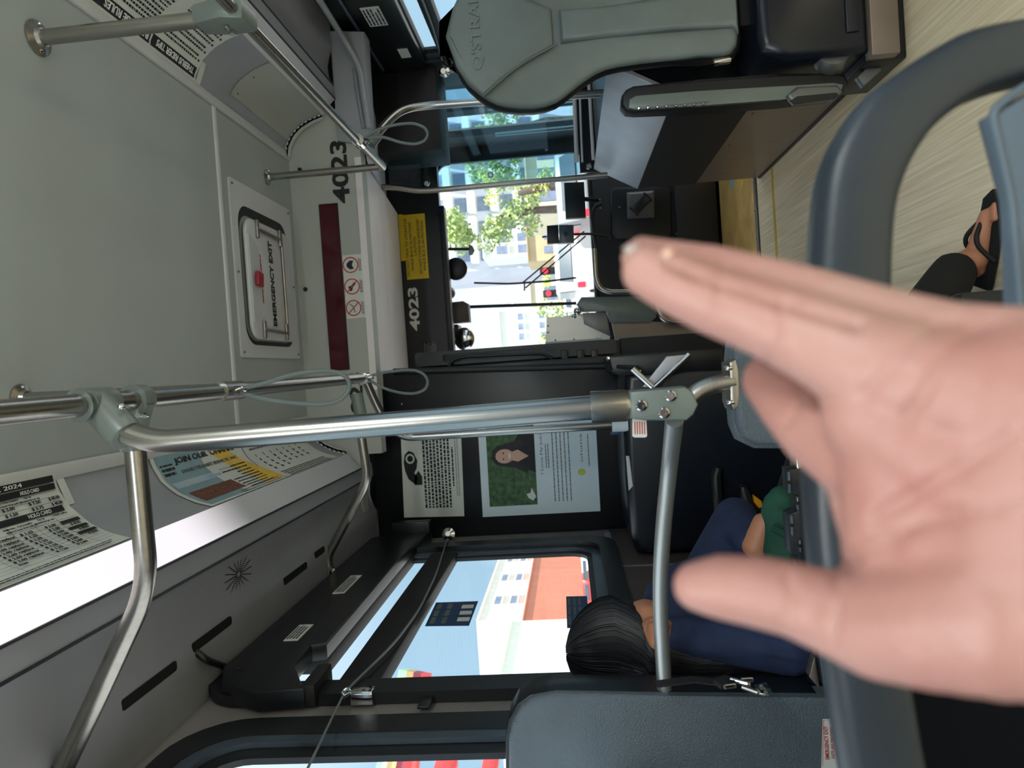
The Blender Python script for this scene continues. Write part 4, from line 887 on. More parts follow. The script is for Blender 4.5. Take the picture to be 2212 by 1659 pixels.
# ---------------------------------------------------------------- black housing behind the driver
t = WHL = thing('wheel_housing', 'large black rounded housing over the wheel, below the posters', 'housing')
YW = 2.88
hpx = [(1352, 806), (1346, 900), (1352, 1050), (1364, 1165), (1376, 1204), (1400, 1222), (1440, 1226), (1900, 1232), (1900, 790), (1500, 790)]
hw = [py(u, v, YW) for u, v in hpx]
for q in hw: q.x = max(q.x, -.772)
obj('shell', MB().prism(hw, (0, .515, 0), .035, 4), 'navy_plastic', t)
obj('side_box', MB().prism([py(u, v, YW) for u, v in ((1316, 772), (1480, 756), (1560, 755), (1560, 800), (1340, 812), (1322, 800))], (0, .50, 0), .008), 'black_panel', t)
for k, (u, v) in enumerate(((1314, 775), (1382, 803))): obj('bolt', MB().ball(py(u, v, YW-.005), .010, 1), 'chrome', t)
obj('label', MB().prism([py(u, v, YW-.001) for u, v in ((1352, 985), (1359, 985), (1367, 1050), (1358, 1060))], (0, .002, 0)), 'paper', t, label='narrow pale worn label')
t = thing('folding_bracket', 'pale metal flap with two silver bars forming a V beside the black housing', 'bracket')
obj('flap', MB().prism([py(u, v, 2.84) for u, v in ((1388, 836), (1440, 770), (1489, 765), (1416, 838))], (0, .02, 0), .003), 'light_metal', t)
obj('bar', MB().tube([py(1412, 838, 2.82), py(1489, 766, 2.83)], .011, 0, 10), 'chrome', t); obj('bar', MB().tube([py(1366, 796, 2.82), py(1410, 836, 2.82)], .013, 0, 10), 'chrome', t)
obj('arm', MB().tube([py(1334, 792, 2.88), py(1366, 796, 2.82)], .008, 0, 10), 'rubber', t)
t = obj('grab_handle', MB().box(py(1548, 1030, YW+.01), py(1560, 1145, YW-.004), .002), 'rubber', WHL)
obj('grip', MB().tube([py(1551, 1012, YW-.045), py(1546, 1030, YW-.05), py(1552, 1100, YW-.05), py(1560, 1160, YW-.045)], [.016, .02, .02, .016], 0, 14), 'rubber', t)
for u, v in ((1549, 1020), (1558, 1152)): obj('post', MB().tube([py(u, v, YW), py(u, v, YW-.05)], .013, 0, 10), 'rubber', t)
t = obj('belt_latch', MB().tube([py(1604, 1050, YW-.02)]+[py(u, v, YW-.05) for u, v in ((1606, 1056), (1610, 1075), (1625, 1100), (1655, 1112))]+[py(1660, 1114, YW)], [.012, .016, .026, .028, .02, .02], 0, 12), 'rubber', WHL, label='black curved latch with an amber button')
obj('button', MB().prism([py(u, v, YW-.09) for u, v in ((1629, 1070), (1645, 1082), (1649, 1096), (1640, 1098), (1630, 1086))], (0, .03, 0), .003), 'amber', t)
# ---------------------------------------------------------------- right side box over the front wheel
t = thing('wheel_box', 'steel-faced box over the right front wheel with pale sloping top and dark band', 'housing')
YA, YB_ = 2.60, 3.96
obj('face', MB().box((.945, YA, 0), (.965, YB_, .345)), 'dark_steel', t, smooth=False)
obj('dark_band', MB().box((.942, YA-.002, .345), (.965, YB_+.002, .660)), 'dark_band', t, smooth=False)
obj('sloped_top', MB().prism([V((.940, YA, .66)), V((1.07, YA, .892)), V((1.07, YB_, .892)), V((.940, YB_, .66))], (.014, 0, -.01), .003), 'light_metal', t)
obj('body', MB().prism([V((.965, YA+.004, 0)), V((.965, YA+.004, .655)), V((1.085, YA+.004, .875)), V((XR-.01, YA+.004, .875)), V((XR-.01, YA+.004, 0))], (0, YB_-YA-.01, 0)), 'black_panel', t, smooth=False)
obj('base_strip', MB().box((.938, YA, 0), (.947, YB_, .014), .002), 'rubber', t)
for y in (2.9, 3.3, 3.7): obj('rivet', MB().ball((.944, y, .31), .006, 1, (.5, 1, 1)), 'steel', t)
# ---------------------------------------------------------------- wheelchair backrest station on the right
t = STN = thing('wheelchair_station', 'big black padded wheelchair backrest with embossed lettering, moulded base and swing arm', 'wheelchair station')
YQ = 2.34; half_o = [(957, 80), (958, 40), (964, 90), (984, 150), (1010, 190), (1050, 222), (1090, 236), (1150, 239), (1200, 226), (1240, 196), (1290, 161), (1340, 145), (1450, 131), (1570, 122), (1594, 110), (1604, 80)]
pr = [py(u, v, YQ) for u, v in half_o[1:]]; cxq = py(1200, 66, YQ).x
pr = [p for p in pr]; L = [V((min(p.x, cxq), YQ, p.z)) for p in pr]; R_ = [V((2*cxq-p.x, YQ, p.z)) for p in reversed(pr)]
out = L+R_
cen = sum(out, V())/len(out)
dn = dens(out+[out[0]], 2)[:-1]
obj('backing', MB().prism(dn, (0, .06, 0), .02, 3), 'vinyl_edge', t)
inn = [cen+(p-cen)*.972 for p in dn]
obj('bolster', MB().prism([p+V((0, -.015, 0)) for p in inn], (0, .05, 0), .018, 4), 'vinyl_mesh', t)
hd = [(964, 54), (967, 92), (988, 150), (1012, 186), (1046, 214), (1075, 190), (1110, 160), (1150, 135), (1196, 106)]
H_ = [py(u, v, YQ) for u, v in hd]; H_[0].x = cxq; hh_ = H_+[V((2*cxq-p.x, p.y, p.z)) for p in reversed(H_)][:-1]
obj('head_pad', MB().prism([p+V((0, -.035, 0)) for p in hh_], (0, .05, 0), .016, 4), 'vinyl', t)
lw = [(1212, 100), (1300, 88), (1450, 75), (1578, 66), (1592, 78)]
L2 = [py(u, v, YQ) for u, v in lw]; ll_ = L2+[V((2*cxq-p.x, p.y, p.z)) for p in reversed(L2)]
obj('lower_pad', MB().prism([p+V((0, -.037, 0)) for p in ll_], (0, .05, 0), .016, 4), 'vinyl', t)
mb = MB().tube([py(u, v, YQ)+V((0, -.034, 0)) for u, v in ((1048, 214), (1075, 190), (1110, 160), (1150, 134), (1204, 105))], .0035, .03, 6); obj('seam', mb, 'cable_grey', t)
p, q = py(1047, 150, YQ-.036), py(1030, -62, YQ-.036)
text(t, "Q'STRAINT", (p.x, YQ-.0365, p.z), X, Zv, .040, 'vinyl', w=q.x-p.x, bold=.01, depth=.003, name='embossed_lettering')
zb = py(1625, 60, YQ).z
t = obj('base_cover', MB().prism(Y_([(.90, .12), (.90, .36), (.93, .44), (.98, zb), (1.55, zb), (1.60, .40), (1.60, .12)], 2.27), (0, .28, 0), .03, 4), 'navy_plastic', STN)
obj('cover_rib', MB().box((.955, 2.262, .15), (1.55, 2.274, .19), .006), 'navy_plastic', t)
obj('foot', MB().box((.875, 2.30, 0), (1.62, 2.59, .125), .008), 'dark_plastic', t)
obj('foot_strip', MB().box((.878, 2.262, .035), (1.62, 2.305, .12), .006), 'dark_steel', t)
obj('corner_pedal', MB().prism([py(u, v, 2.36) for u, v in ((1852, 166), (1880, 138), (1898, 124), (1906, 150), (1866, 186))], (0, .03, 0), .006), 'grey_metal', t)
for k in range(3): obj('strut', MB().box(py(1628, 20+k*32, 2.36), py(1645, 34+k*32, 2.33), .003), 'grey_metal' if k != 1 else 'matte_black', t)
obj('key_lug', MB().tube([py(1542, 135, 2.32), py(1560, 132, 2.32), py(1575, 130, 2.33)], .011, 0, 10), 'chrome', t)
obj('post', MB().box((1.05, 2.36, .42), (1.35, 2.40, .62), .01), 'matte_black', t)
ap = [(1343, 205), (1352, 192), (1368, 184), (1500, 173), (1680, 160), (1800, 155), (1828, 160), (1834, 178), (1824, 198), (1800, 208), (1690, 218), (1500, 232), (1372, 240), (1352, 238), (1342, 226)]
YR = 2.34; pts = [py(u, v, YR) for u, v in ap]
t = obj('swing_arm', MB().prism(pts, (0, .07, 0), .012, 3), 'vinyl_edge', STN)
ip = [py(u, v, YR-.004) for u, v in ((1360, 214), (1374, 206), (1500, 197), (1690, 186), (1800, 178), (1822, 182), (1818, 196), (1800, 205), (1690, 215), (1500, 229), (1374, 236), (1358, 232))]
obj('side_plate', MB().prism(ip, (0, .04, 0), .004), 'fitting_grey', t)
rc_ = obj('recess', MB().prism([py(u, v, YR-.02) for u, v in ((1700, 206), (1722, 186), (1810, 182), (1822, 196), (1806, 214), (1716, 224))], (0, .03, 0), .010, 3), 'grey_metal', t)
obj('recess_hole', MB().prism([py(u, v, YR-.022) for u, v in ((1706, 218), (1722, 208), (1806, 200), (1814, 206), (1804, 214), (1716, 224))], (0, .004, 0)), 'vinyl_edge', t)
mb = obj('indicator', MB().box(py(1372, 236, YR-.006), py(1532, 219, YR), .002), 'grey_metal', t)
for k in range(8): obj('dial_dot', MB().ball(py(1380+k*20, 234-k*1.4, YR-.008), .006, 1), 'chrome', t)
obj('hinge', MB().disc(py(1790, 138, YR+.02), (.4, -1, 0), .050, .05, 24, .008), 'grey_metal', t)
# ================================================================ DRIVER'S CAB
YD = 4.75
t = thing('dashboard', 'black front console below the windscreen with rounded access panel', 'dashboard')
obj('body', MB().box((XL, 5.0, .0), (XR, 5.27, .86), .02), 'matte_black', t)
obj('access_panel', MB().prism([py(u, v, 4.985) for u, v in ((1326, 404), (1440, 403), (1450, 412), (1452, 506), (1442, 515), (1330, 516), (1320, 508), (1318, 412))], (0, .03, 0), .012, 3), 'dark_plastic', t)
obj('kick_panel', MB().box((.30, 4.96, .02), (1.3, 5.0, .30), .006), 'dark_band', t)
obj('top_rail', MB().tube([(-.6, 5.02, .87), (1.5, 5.02, .87)], .014), 'rubber', t)
for u, v in ((1295, 432), (1297, 450), (1338, 448), (1318, 514), (1462, 505)): obj('screw', MB().ball(py(u, v, 4.98), .009, 1), 'grey_metal', t)
t = thing('rotary_switch', 'small grey box with a black turning knob on the front console', 'switch')
a, b = py(1353, 474, 4.97), py(1412, 416, 4.97)
obj('housing', MB().prism([py(u, v, 4.97) for u, v in ((1353, 419), (1411, 415), (1412, 472), (1354, 475))], (0, -.06, 0), .018, 1), 'grey_metal', t)
obj('knob', MB().obox(py(1384, 442, 4.89), (.045, 0, -.05), (.022, 0, .02), (0, .03, 0), .01), 'rubber', t)
t = thing('fare_display', 'dark flat display box hanging at the right foot of the windscreen', 'display')
obj('case', MB().prism([py(u, v, 4.7) for u, v in ((1218, 394), (1262, 392), (1266, 470), (1222, 472))], (0, .05, 0), .006), 'dark_plastic', t)
obj('mount', MB().tube([py(1262, 430, 4.73), py(1290, 432, 4.9)], .015), 'rubber', t)
t = thing('dash_camera', 'small two-tone camera box on a thin stalk in front of the windscreen', 'camera')
obj('body', MB().prism([py(u, v, 4.6) for u, v in ((1181, 487), (1206, 485), (1208, 525), (1182, 526))], (0, .05, 0), .006), 'dark_plastic', t)
hb2 = obj('front_half', MB().prism([py(u, v, 4.595) for u, v in ((1207, 485), (1239, 485), (1240, 524), (1208, 525))], (0, .055, 0), .006), 'frame_blue', t)
obj('lens', MB().disc(py(1222, 505, 4.592), (0, -1, 0), .014, .008), 'rubber', hb2)
obj('stalk', MB().tube([py(1240, 506, 4.62), py(1275, 505, 4.66), py(1320, 512, 4.75)], .008, .03), 'rubber', t); obj('antenna', MB().tube([py(1181, 511, 4.62), py(1171, 512, 4.62)], .006), 'rubber', t)
t = thing('cab_rail', 'bent steel rail stepping down beside the driver cab', 'rail')
obj('tube', MB().tube([py(u, v, 4.3) for u, v in ((1284, 537), (1287, 600), (1295, 622), (1315, 631), (1395, 630), (1415, 640), (1421, 668), (1430, 688), (1450, 696), (1535, 693))], .016, .06, 12), 'steel', t)
obj('tube_end', MB().tube([py(u, v, 4.7) for u, v in ((1290, 545), (1282, 500), (1279, 465), (1285, 445), (1300, 440))], .012, .04), 'rubber', t)
t = thing('cab_guard', 'dark grey rounded guard plate beside the driver, behind the bent rail', 'guard')
obj('plate', MB().prism([py(u, v, 4.36) for u, v in ((1245, 658), (1256, 642), (1405, 640), (1418, 652), (1418, 685), (1406, 695), (1318, 696), (1310, 672), (1258, 674))], (0, .03, 0), .004), 'fitting_grey', t)
obj('front_plate', MB().prism([py(u, v, 4.30) for u, v in ((1258, 676), (1310, 674), (1320, 728), (1262, 700))], (0, .02, 0), .004), 'grey_metal', t)
obj('knob', MB().ball(py(1247, 672, 4.28), .024, 2), 'chrome', t); obj('knob', MB().ball(py(1240, 683, 4.28), .016, 2), 'chrome', t)
obj('lower_plate', MB().prism([py(u, v, 4.42) for u, v in ((1320, 690), (1620, 705), (1620, 735), (1330, 738))], (0, .02, 0)), 'dark_steel', t)
t = thing('driver_screen', 'pale grey riveted panel at the left foot of the windscreen', 'panel')
obj('plate', MB().prism([py(u, v, 4.45) for u, v in ((1181, 685), (1248, 683), (1312, 690), (1318, 735), (1178, 741))], (0, .012, 0), .003), 'frosted', t)
for u, v in ((1184, 704), (1184, 718), (1200, 735), (1240, 733), (1290, 731)): obj('rivet', MB().ball(py(u, v, 4.448), .006, 1), 'rubber', t)
obj('edge', MB().tube([py(1178, 742, 4.44), py(1300, 733, 4.44)], .009), 'light_metal', t)
t = thing('yellow_handle', 'yellow painted handle near the cab floor', 'handle')
obj('grip', MB().prism([py(u, v, 4.1) for u, v in ((1537, 688), (1554, 690), (1566, 736), (1550, 741))], (0, .04, 0), .008), 'yellow_paint', t); p = py(1550, 715, 4.12); obj('post', MB().tube([p, (p.x, p.y, 0)], .012), 'rubber', t)
t = thing('round_mirror', 'round black interior mirror hanging from the header', 'mirror')
obj('shell', MB().lathe([(.0, .0), (.055, .0), (.072, -.012), (.072, -.03), (.04, -.055)], py(984, 580, 4.5), (0, -1, 0), 28), 'rubber', t); obj('stem', MB().tube([py(984, 580, 4.53), py(950, 580, 4.53)], .014), 'rubber', t)
t = thing('visor_arm', 'thin black arm with grey paddle below the header', 'arm')
obj('rod', MB().tube([py(925, 538, 4.43), py(1012, 538, 4.6)], .010), 'rubber', t); obj('paddle', MB().prism([py(u, v, 4.58) for u, v in ((1012, 528), (1020, 530), (1025, 540), (1020, 550), (1013, 551))], (0, .03, 0), .004), 'grey_metal', t)
t = thing('radio_unit', 'dark brown device with rounded corner hanging at the left of the windscreen top', 'device')
obj('case', MB().prism([py(u, v, 4.55) for u, v in ((950, 655), (1000, 650), (1011, 656), (1014, 695), (950, 700))], (0, .1, 0), .01), 'brown_panel', t)
obj('lamp', MB().lathe([(.0, 0), (.03, 0), (.036, -.02), (.036, -.06)], py(972, 635, 4.5), (-.3, -1, -.2), 18), 'grey_metal', t)
t = thing('convex_mirror', 'convex interior mirror with bright reflections beside the cab pillar', 'mirror')
obj('shell', MB().ball(py(1003, 732, 4.6), .075, 3, (1, .35, .9)), 'chrome', t); obj('bracket', MB().tube([py(960, 745, 4.62), py(990, 736, 4.62)], .016), 'rubber', t)
obj('cluster', MB().box(py(950, 745, 4.75), py(990, 700, 4.6), .012), 'dark_plastic', t); obj('tag', MB().box(py(958, 738, 4.59), py(975, 728, 4.58), .002), 'logo_green', t)
t = thing('wiper', 'thin black windscreen wiper right of the centre bar', 'wiper')
obj('blade', MB().tube([py(1024, 611, 5.36), py(1100, 613, 5.37), py(1180, 608, 5.37), py(1245, 600, 5.36)], .008, .05, 6), 'rubber', t)
obj('arm', MB().tube([py(1133, 628, 5.38), py(1133, 612, 5.38)], .006, 0, 6), 'rubber', t); obj('arm', MB().tube([py(1135, 622, 5.38), py(1265, 510, 5.38)], .006, 0, 6), 'rubber', t)
obj('arm', MB().tube([py(1130, 610, 5.385), py(1262, 500, 5.385)], .006, 0, 6), 'rubber', t)
# ================================================================ THE SLEEPING PASSENGER
t = thing('person', 'person asleep on the left bench, black hair, navy sleeves, one leg stretched out', 'person')
Yh = 1.56
head = py(1352, 1402, Yh+.04)
fist = py(1412, 1368, Yh-.03); elbow = py(1705, 1400, Yh-.10)
hip = V((-.56, 1.74, .56)); sh = V((-.60, 1.66, .84)); kn = V((-.06, 1.60, .40)); ank = pz(2066, 578, .09)
kn2 = V((-.08, 1.86, .41)); ank2 = V((-.02, 1.92, .10)); wr = py(1632, 1180, Yh+.06)
skin = [[(head, .098), (head+V((.03, .0, -.05)), .080)], [(head+V((-.02, .02, -.08)), .05), (sh+V((0, 0, .04)), .06)],
        [(fist, .034), (fist.lerp(elbow, .25), .030), (elbow, .040), (sh, .05)],
        [(sh+V((.05, .06, -.03)), .05), (V((-.40, 1.76, .72)), .042), (wr, .03), (wr+V((.05, 0, -.02)), .026)],
        [(hip, .12), (sh, .11)], [(hip, .08), (kn, .06), (ank, .036), (ank+V((.02, -.01, -.045)), .032)], [(hip, .08), (kn2, .06), (ank2, .036)],
        [(ank+V((.0, .01, -.05)), .032), (ank+V((.075, -.02, -.056)), .026), (ank+V((.12, -.035, -.062)), .020)]]
for k in range(4):    # curled fingers of the fist
    a = fist+V((-.024+.017*k, -.028, .018-.004*k)); skin.append([(a, .0095), (a+V((.002, -.016, -.010)), .0095), (a+V((.003, -.012, -.030)), .009), (a+V((.002, .006, -.034)), .008)])
skin.append([(fist+V((.03, -.01, 0)), .010), (fist+V((.02, -.034, -.014)), .0095), (fist+V((.0, -.038, -.012)), .008)])
for k in range(4):    # hand on the bag
    a = wr+V((.06, -.02+.014*k, -.03)); skin.append([(wr+V((.03, -.01+.01*k, -.012)), .012), (a, .0085), (a+V((.022, 0, -.022)), .0075)])
for k in range(5):    # toes
    a = ank+V((.128, -.065+.015*k+.0, -.066)); skin.append([(a+V((-.02, 0, .003)), .0105), (a+V((.012-.004*k, 0, 0)), .0085 if k else .011)])
link('body', blob(skin, .0055, 4), 'skin', t)
cl = [[(fist.lerp(elbow, .20), .040), (fist.lerp(elbow, .6), .050), (elbow, .056), (sh, .075)], [(sh+V((.05, .06, -.03)), .07), (V((-.40, 1.76, .72)), .055), (wr.lerp(V((-.40, 1.76, .72)), .22), .042)], [(hip+V((0, 0, -.03)), .135), (sh, .135)], [(py(1690, 1425, Yh-.05), .05), (py(1725, 1440, Yh-.04), .055)]]
link('jacket', blob(cl, .008, 5), 'navy_cloth', t)
tr = [[(hip, .125), (kn, .078), (kn.lerp(ank, .80), .060), (kn.lerp(ank, .93), .056)], [(hip+V((0, .06, 0)), .12), (kn2, .078), (ank2, .058)]]
link('trousers', blob(tr, .008, 5), 'black_cloth', t)
hr = [[(head+V((-.005, .0, .012)), .115)], [(head+V((-.01, -.02, 0)), .104), (py(1400, 1450, Yh-.02), .085), (py(1480, 1462, Yh-.03), .070), (py(1570, 1460, Yh-.05), .058), (py(1660, 1452, Yh-.05), .045)]]
hair = link('hair', blob(hr, .007, 5), 'hair', t)
mb = MB(); rnd = random.Random(3)
hc = [(head+V((-.005, 0, .012)), .119), (head+V((-.008, -.015, -.02)), .112), (py(1400, 1450, Yh-.02), .092), (py(1480, 1462, Yh-.03), .077), (py(1570, 1460, Yh-.05), .065), (py(1660, 1452, Yh-.05), .048)]
for k in range(800):
    a = rnd.uniform(-2.3, 1.9); jit = rnd.uniform(.97, 1.04); pts = []; ca, sa = math.cos(a), math.sin(a); end = rnd.uniform(.55, 1)
    for j in range(4):
        th = .12+j*.45; d_ = V((sa*math.sin(th), -ca*math.sin(th), math.cos(th))); pts.append(hc[0][0]+d_*hc[0][1]*jit)
    for j in range(1, 9):
        f_ = end*j/8*(len(hc)-2)+1; i0 = min(int(f_), len(hc)-2); t_ = f_-i0; c_ = hc[i0][0].lerp(hc[i0+1][0], t_); r_ = hc[i0][1]+(hc[i0+1][1]-hc[i0][1])*t_
        pts.append(c_+V((sa, -ca, 0))*r_*jit+V((rnd.uniform(-.003, .003), 0, 0)))
    pts = dens(pts, 2); n_ = len(pts); mb.tube(pts, [.0009]*(n_-4)+[.0008, .0007, .0005, .0003], 0, 3, False)
obj('hair_strands', mb, 'hair', hair, kind='stuff')
fl = MB(); c_ = ank+V((.045, -.012, -.083)); dx = V((.95, -.30, 0)).normalized(); dy = V((.30, .95, 0))
sole = [(-.085, -.030), (-.085, .030), (-.03, .034), (.05, .040), (.095, .034), (.115, .0), (.095, -.036), (.05, -.042), (-.03, -.034)]
fl.prism([c_+dx*a*1.25+dy*b+V((0, 0, 0)) for a, b in sole], (0, 0, .020), .005); ff = obj('flip_flop', fl, 'black_cloth', t)
tp = c_+dx*.075+V((0, 0, .03))
for s in (-1, 1): obj('strap', MB().tube([tp, c_+dx*.02+dy*s*.026+V((0, 0, .062)), c_-dx*.03+dy*s*.042+V((0, 0, .015))], .006, .03, 8), 'webbing', ff)
# green bag and blue bundle
t = thing('bag', 'dark green cloth bag on the passenger lap behind the latch block', 'bag')
gb = [[(py(1690, 1080, 1.55), .032), (py(1668, 1095, 1.55), .020), (py(1690, 1125, 1.55), .034), (py(1700, 1190, 1.55), .050), (py(1740, 1190, 1.55), .06)], [(py(1665, 1082, 1.55), .016), (py(1655, 1105, 1.55), .012), (py(1668, 1130, 1.55), .016), (py(1690, 1170, 1.55), .036)], [(py(1700, 1215, 1.55), .05), (py(1740, 1130, 1.55), .06)]]
link('cloth', blob(gb, .005, 3), 'green_cloth', t)
obj('fold', MB().tube([py(u, v, 1.50) for u, v in ((1668, 1140), (1690, 1150), (1715, 1170), (1730, 1200))], .008, .03, 8), 'green_cloth', t)
t = thing('bag', 'blue woven bag leaning between the passenger and the black housing', 'bag')
link('body', blob([[(py(1560, 1240, 2.0), .04), (py(1520, 1290, 2.0), .05), (py(1620, 1270, 2.0), .08), (py(1640, 1320, 2.0), .09)], [(py(1505, 1240, 2.0), .04), (py(1600, 1190, 1.95), .04)]], .009, 4), 'denim', t)
obj('piping', MB().tube([py(u, v, 1.95) for u, v in ((1470, 1245), (1500, 1195), (1560, 1170))], .007, .04, 8), 'navy_cloth', t)
# ================================================================ THE RAISED HAND
def hp(u, v, y, r): return (py(u, v, y), r*y/FPX)
A_ = [hp(1400, 586, .250, 60), hp(1455, 612, .246, 68), hp(1550, 655, .240, 74), hp(1650, 690, .234, 82), hp(1760, 735, .226, 96), hp(1900, 800, .214, 118), hp(2050, 850, .205, 140), hp(2230, 900, .198, 165), hp(2500, 1000, .19, 190)]
B_ = [hp(1388, 557, .262, 48), hp(1440, 562, .260, 46), hp(1540, 580, .254, 52), hp(1650, 610, .246, 58), hp(1760, 645, .238, 66), hp(1900, 700, .226, 82), hp(2050, 750, .215, 98), hp(2230, 790, .205, 125), hp(2500, 880, .195, 160)]
I_ = [hp(1665, 822, .275, 62), hp(1712, 868, .262, 76), hp(1775, 930, .248, 90), hp(1850, 985, .232, 98), hp(1960, 1020, .216, 125), hp(2120, 1060, .203, 150)]
W_ = [hp(1885, 1080, .232, 88), hp(1900, 1160, .226, 80), hp(1905, 1235, .22, 82), hp(1960, 1290, .21, 115)]
T_ = [hp(1508, 1266, .232, 56), hp(1562, 1268, .230, 72), hp(1640, 1278, .226, 80), hp(1720, 1296, .222, 83), hp(1800, 1325, .216, 92), hp(1900, 1350, .208, 118), hp(2000, 1345, .20, 140), hp(2130, 1330, .192, 170), hp(2300, 1320, .188, 190), hp(2500, 1320, .185, 195)]
Pm = [[hp(1900, 900, .216, 120), hp(2050, 1000, .207, 150), hp(2200, 1100, .198, 175), hp(2500, 1150, .19, 190)], [hp(1960, 1100, .215, 115), hp(2060, 1170, .205, 150), hp(2200, 1200, .196, 180), hp(2500, 1200, .19, 200)], [hp(1950, 950, .215, 130), hp(1960, 1150, .214, 130)], [hp(2200, 850, .2, 150), hp(2200, 1300, .192, 180)]]
C_ = [[hp(1470, 590, .272, 40), hp(1560, 615, .266, 48), hp(1680, 660, .256, 62), hp(1800, 720, .24, 80), hp(1950, 800, .225, 110)]]
arm = [[hp(2450, 1050, .19, 200), (V((-.12, .12, .86)), .034), (V((-.22, .0, .74)), .038)]]
me = blob([A_, B_, I_, W_, T_]+Pm+C_+arm, .0016, 14)
# palm creases: shallow grooves along polylines
def groove(me, uv, depth, wid):
    P_ = [V((u, v)) for u, v in uv]
    for v_ in me.vertices:
        d = v_.co-EYE; y_ = d.dot(ay.x*V((1, 0, 0)) if False else fwd)
        if y_ <= .02: continue
        uu, vv = CX+FPX*d.dot(right)/y_, CY+FPX*d.dot(down)/y_; q = V((uu, vv)); best = 1e9
        for i in range(len(P_)-1):
            a, b = P_[i], P_[i+1]; t_ = max(0, min(1, (q-a).dot(b-a)/(b-a).length_squared)); best = min(best, (q-(a+(b-a)*t_)).length)
        if best < wid*3 and v_.normal.dot(d) < 0: v_.co -= v_.normal*depth*math.exp(-(best/wid)**2)
groove(me, [(1450, 572), (1560, 612), (1700, 655), (1850, 700)], .0022, 14)
groove(me, [(1870, 850), (1930, 780), (1990, 720), (2060, 690)], .0011, 13); groove(me, [(1960, 900), (2010, 830), (2080, 730), (2140, 690)], .0014, 13)
groove(me, [(1890, 1120), (1990, 1060), (2080, 1010), (2190, 940)], .0014, 14); groove(me, [(1830, 1215), (1880, 1180), (1990, 1130), (2200, 1080)], .0016, 16)
groove(me, [(1700, 1240), (1712, 1280), (1706, 1330)], .0008, 9); groove(me, [(1800, 1240), (1815, 1290), (1800, 1370)], .0011, 11); groove(me, [(1560, 560), (1550, 640), (1540, 690)], .0007, 8); groove(me, [(1690, 640), (1675, 720), (1660, 780)], .0008, 9); groove(me, [(1740, 850), (1720, 880), (1700, 915)], .0008, 9)
t = thing('person', 'raised open left hand close to the camera, palm to the viewer, thumb apart', 'person')
link('hand', me, 'hand', t)
n0 = py(1366, 540, .2555)
obj('fingernail', MB().obox(n0, (right*.0022-down*.0006), down*.0016+right*.0004, fwd*.003, .0008), mat('nail', (186, 176, 168), .3, var=(30, .03), sss=.1), t, label='pale nail of the tallest finger')
obj('blister', MB().ball(py(1444, 549, .2300), .0022, 2), 'skin_print', t)
# ================================================================ THE STREET OUTSIDE
mk('asphalt', (150, 150, 150), .9, var=(2, .15), bump=(60, .2)); mk('grass', (150, 182, 92), .9, var=(3, .3), bump=(50, .5)); mk('white_wall', (236, 240, 232), .7, var=(1, .04)); mk('pale_wall', (205, 208, 222), .7, var=(1, .05))
mk('cream_wall', (236, 226, 196), .7, var=(1, .05)); mk('tan_wall', (200, 178, 140), .7, var=(1, .1)); mk('orange_wall', (206, 128, 104), .7, var=(1, .06)); mk('window_dark', (128, 140, 164), .2, var=(2, .2)); mk('door_grey', (134, 150, 150), .6, var=(2, .1))
mk('car_white', (236, 238, 238), .25, .1, var=(2, .02)); mk('car_red', (214, 44, 44), .3, .1, var=(2, .04)); mk('car_grey', (140, 146, 150), .3, .3, var=(2, .04)); mk('car_glass', (60, 76, 86), .1, var=(2, .1)); mk('tyre', (24, 24, 26), .8, var=(9, .1))
mk('tail_red', (230, 40, 56), .3, emit=.9); mk('stripe_green', (168, 214, 180), .6, var=(2, .05)); mk('stripe_tan', (190, 168, 116), .6, var=(2, .05)); mk('stripe_maroon', (140, 52, 66), .6, var=(2, .05)); mk('stripe_red', (226, 70, 70), .6, var=(2, .05))
mk('leaf', (120, 148, 92), .8, var=(1.2, .5), rgb2=(188, 204, 132)); mk('leaf_yellow', (176, 190, 92), .8, var=(1.2, .3), rgb2=(206, 214, 128)); mk('bark', (104, 92, 80), .9, var=(4, .2)); mk('pole_grey', (150, 150, 150), .5, .4, var=(4, .1))
GZ = -.42
o = struct('ground', MB().box((-140, -30, GZ-.3), (140, 200, GZ)), 'asphalt')
solo('lawn', MB().prism(Z_([(-17.2, 30), (-17.2, 120), (-15.5, 120), (-15.5, 30)], GZ), (0, 0, .05)), 'grass', 'strip of light green grass along the street on the left', 'grass')
def bld(lab, cat, pA, pB, depth, m, wins=(), wm='window_dark', name='building', axis='x', rows=None):
    """facade box between two corner points on a plane; wins = list of (a0,a1,z0,z1) fractions"""
    t = thing(name, lab, cat); z0, z1 = min(pA.z, pB.z), max(pA.z, pB.z)
    if axis == 'x':
        x = pA.x; y0, y1 = sorted((pA.y, pB.y)); obj('wall', MB().box((x, y0, z0), (x-depth, y1, z1)), m, t, smooth=False)
        P_ = lambda a, b, d: V((x+d, y0+(y1-y0)*a, z0+(z1-z0)*b))
    else:
        y = pA.y; x0, x1 = sorted((pA.x, pB.x)); obj('wall', MB().box((x0, y, z0), (x1, y+depth, z1)), m, t, smooth=False)
        P_ = lambda a, b, d: V((x0+(x1-x0)*a, y-d, z0+(z1-z0)*b))
    for (a0, a1, b0, b1) in wins:
        f = obj('window', MB().box(P_(a0, b0, -.05), P_(a1, b1, .06)), wm, t, smooth=False)
        obj('sill', MB().box(P_(a0-.005, b0-.012, -.05), P_(a1+.005, b0, .16)), m, f, smooth=False)
    obj('parapet', MB().box(P_(0, .985, -.05), P_(1, 1.0, .2)), m, t, smooth=False)
    return t, P_
